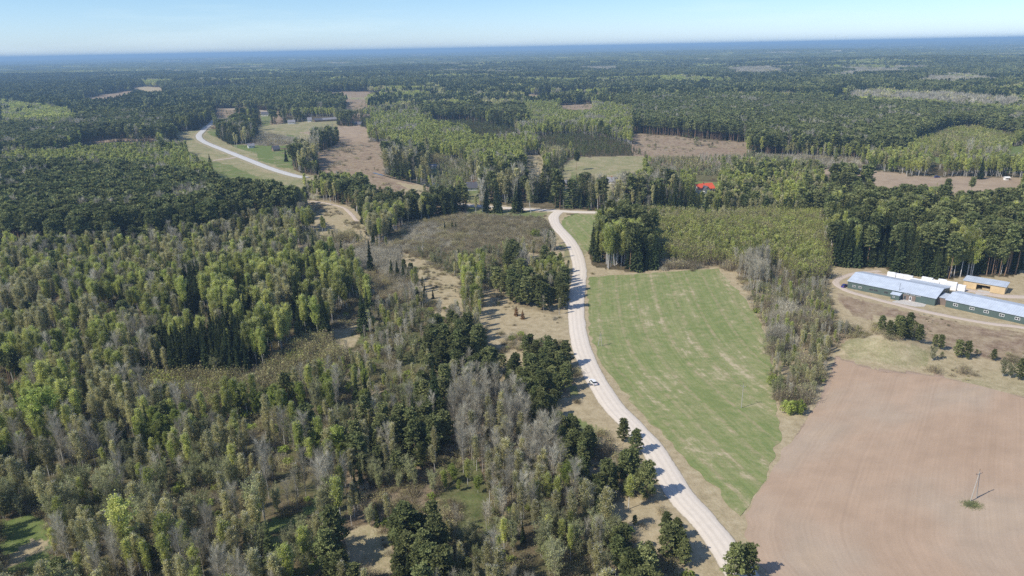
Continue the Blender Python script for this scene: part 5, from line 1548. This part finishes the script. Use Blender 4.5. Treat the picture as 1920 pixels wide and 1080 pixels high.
M_POLE = plain('weathered grey pole wood', (.42, .40, .36), .9)
M_CER = plain('brown porcelain', (.12, .06, .04), .3)
def pole(px, py, h, label, a=1.0, second=None, name='utility_pole', cat='utility pole', tilt=.3):
    p = g(px, py); E = empty(name, p, 0, label, cat)
    top = Vector((0, 0, h))
    if second is not None:
        q = g(*second) - p; top = Vector((q[0] * .55, q[1] * .55, h))
    w = MB(); w.bar((0, 0, -.5), top, .12, .08); w.build('leg' if second is not None else 'shaft', M_POLE, E)
    if second is not None: w = MB(); w.bar((q[0], q[1], -.5), top + Vector((.14, .05, -.25)), .12, .08); w.build('leg', M_POLE, E)
    dx, dy = math.cos(a) * .95, math.sin(a) * .95
    w = MB(); w.bar(top + Vector((-dx, -dy, -.62)), top + Vector((dx, dy, -.62)), .055); w.bar(top + Vector((0, 0, -.25)), top + Vector((0, 0, .55)), .06); w.build('crossarm', M_STEEL, E)
    for k in (-1, 1): w = MB(); w.bar(top + Vector((dx * k, dy * k, -.58)), top + Vector((dx * k, dy * k, -.3)), .07, .05); w.build('insulator', M_CER, E)
    w = MB(); w.bar(top + Vector((0, 0, .55)), top + Vector((0, 0, .85)), .07, .05); w.build('insulator', M_CER, E)
    return E
pole(1390, 765, 8.6, 'single grey pole in the green field near its right edge', 2.6)
pole(1819, 941, 8.4, 'two-legged pole standing on a grass tuft in the ploughed field', .3, (1831, 933))
pole(1121, 649, 5.6, 'short two-legged pole in the green field beside the road', 1.0, (1129, 649.5))
pole(1056, 393, 7.5, 'thin pole behind the crossing road at the junction', .3)
# grass left unploughed round the pole's feet
def tuft(px, py, r, n, name, label):
    p = g(px, py); R = np.random.default_rng(3); A = Acc()
    xy = R.normal(0, .42, (n, 2)) * [r, r * .8]; q = np.column_stack([xy, np.full(n, .0)])
    d = R.normal(0, .3, (n, 3)); d[:, 2] = 1; A.add(tris(q, q + d * R.uniform(.2, .55, (n, 1)), rdir(R, n) * [.06, .06, 0]))
    o = link(name, acc_mesh(name, [(A, GRASSM)])); o.location = p + [0, 0, .06]; tag(o, label, None, None, 'stuff')
GRASSM = leaf_mat('mixed dry and green grass', (.26, .28, .14), (.30, .30, .16), .3)
tuft(1822, 947, 2.6, 1600, 'grass_tuft', 'unploughed grass tuft round the feet of the pole')

def house(px, py, rz, L, D, hw, hr, wall, roof, label, name='farm_house', cat='house', chim=True, wins=3):
    p = g(px, py); E = empty(name, (p[0], p[1], p[2] - .1), rz, label, cat)
    r = gable(E, L, D, hw, hr, wall, roof, over=.5)
    if chim:
        w = MB(); w.box(L * .45, L * .45 + .8, D / 2 - .4, D / 2 + .4, hr - .3, hr + 1.1); w.build('chimney', M_BRICK, r)
    for k in range(wins): window(E, L * (k + .7) / (wins + .4), hw * .35, 1.2, 1.3)
    w = MB(); w.box(L * .93 - .5, L * .93 + .4, -.06, -.003, 0, 2.0); w.build('door', M_LOG, E)
    return E
M_BRICK = plain('red brick', (.35, .14, .09), .9)
M_WWALL = plain('white wall', (.80, .79, .76), .8)
rh = house(1310, 362, .32, 15, 10, 3.2, 6.6, M_WWALL, M_RED, 'white house with bright orange-red roof among the trees', chim=True)
w = MB(); w.hull([(3, -4, 0), (8, -4, 0), (8, -4, 3.0), (5.5, -4, 5.6), (3, -4, 3.0)], [(3, -.01, 0), (8, -.01, 0), (8, -.01, 3.0), (5.5, -.01, 5.6), (3, -.01, 3.0)]); gw = w.build('gable_wing', M_WWALL, rh)
w = MB(); w.hull([(2.5, -4.5, 2.7), (5.5, -4.5, 5.75), (8.5, -4.5, 2.7), (8.5, -4.5, 2.9), (5.5, -4.5, 5.95), (2.5, -4.5, 2.9)], [(2.5, -.5, 2.7), (5.5, 2.2, 5.75), (8.5, -.5, 2.7), (8.5, -.5, 2.9), (5.5, 2.2, 5.95), (2.5, -.5, 2.9)]); w.build('wing_roof', M_DARK, gw)
window(gw, 5.5, 1.0, 1.4, 1.3, y=-4); window(gw, 5.5, 3.5, .8, .9, y=-4, mull=0)
house(1352, 362, .4, 7, 5, 2.4, 4, M_BRICK, M_RED, 'small red outbuilding right of the red-roofed house', 'outbuilding', 'outbuilding', False, 1)
house(876, 358, .15, 13, 9, 2.6, 6.8, M_WWALL, M_DARK, 'white cottage with steep dark roof beside the stream bend', wins=2)
house(1137, 345, -.3, 8, 7, 2.6, 5.6, M_CREAM, M_GREYR, 'cottage with pale grey roof below the pale meadow', wins=2)
house(1054, 348, .1, 9, 6, 2.2, 4.2, M_LOG, M_GREYR, 'low brown hut behind the dark spruces by the junction', 'hut', 'hut', False, 1)
house(808, 316, .3, 6, 5, 2.4, 4.0, M_WWALL, M_GREYR, 'tiny white hut among trees above the stream', 'hut', 'hut', False, 1)
house(466, 278, .5, 8, 6, 3, 5.6, M_WWALL, M_GREYR, 'small white farmhouse on the little green meadow', wins=2)
house(513, 284, .6, 8, 7, 2.8, 6.5, M_LOG, M_DARK, 'dark steep-roofed barn on the little green meadow', 'barn', 'barn', False, 1)
house(540, 233, .2, 12, 8, 3.5, 7, M_WWALL, M_GREYR, 'white farmhouse at the left end of the far farm', wins=2)
house(577, 229, .2, 7, 7, 4, 8, M_WWALL, M_GREYR, 'bright white house at the far farm above the pale field', wins=2)
house(590, 229, .45, 26, 10, 3.2, 6, M_LOG, M_DARK, 'long low dark barn at the far farm', 'barn', 'barn', False, 3)
house(606, 228, .42, 34, 10, 3.2, 6, M_LOG, M_GREYR, 'longest grey-roofed barn at the far farm\'s right end', 'barn', 'barn', False, 4)
house(490, 218, .1, 20, 11, 4, 8, M_CREAM, M_DARK, 'dark-roofed building beside the sandy strip above the road', 'sawmill_building', 'building', False, 3)
house(664, 236, -.3, 12, 8, 3, 6.5, M_LOG, M_DARK, 'dark cottage on the tan farmland', wins=2)
house(1606, 324, .1, 7, 4, 2.4, 3.6, M_LOG, M_GREYR, 'small grey pile modelled as a barn by the track between the tan fields', 'barn', 'barn', False, 2)  # a low barn shape standing in for a small grey pile
house(1885, 338, 0, 3.6, 3, 2.2, 2.9, M_WWALL, M_WWALL, 'little white hut at the tan field\'s far edge', 'hut', 'hut', False, 1)
house(1815, 307, .2, 8, 6, 2.6, 5, M_CREAM, M_GREYR, 'grey-roofed cottage among birches behind the tan field', wins=1)

# ------------------------------------------------------------------ the air between here and the skyline
hz = MB(); hz.box(-52000, 52000, -400, 46000, -34, 142)
hm = bpy.data.materials.new('haze'); hm.use_nodes = True; hn = hm.node_tree
hn.nodes.remove(hn.nodes['Principled BSDF'])
pv = hn.nodes.new('ShaderNodeVolumePrincipled'); pv.inputs['Color'].default_value = HAZE_COLOUR; pv.inputs['Density'].default_value = HAZE_DENSITY
pv.inputs['Anisotropy'].default_value = 0.0
hn.links.new(pv.outputs[0], hn.nodes['Material Output'].inputs['Volume'])
tag(hz.build('haze', hm), kind='stuff')
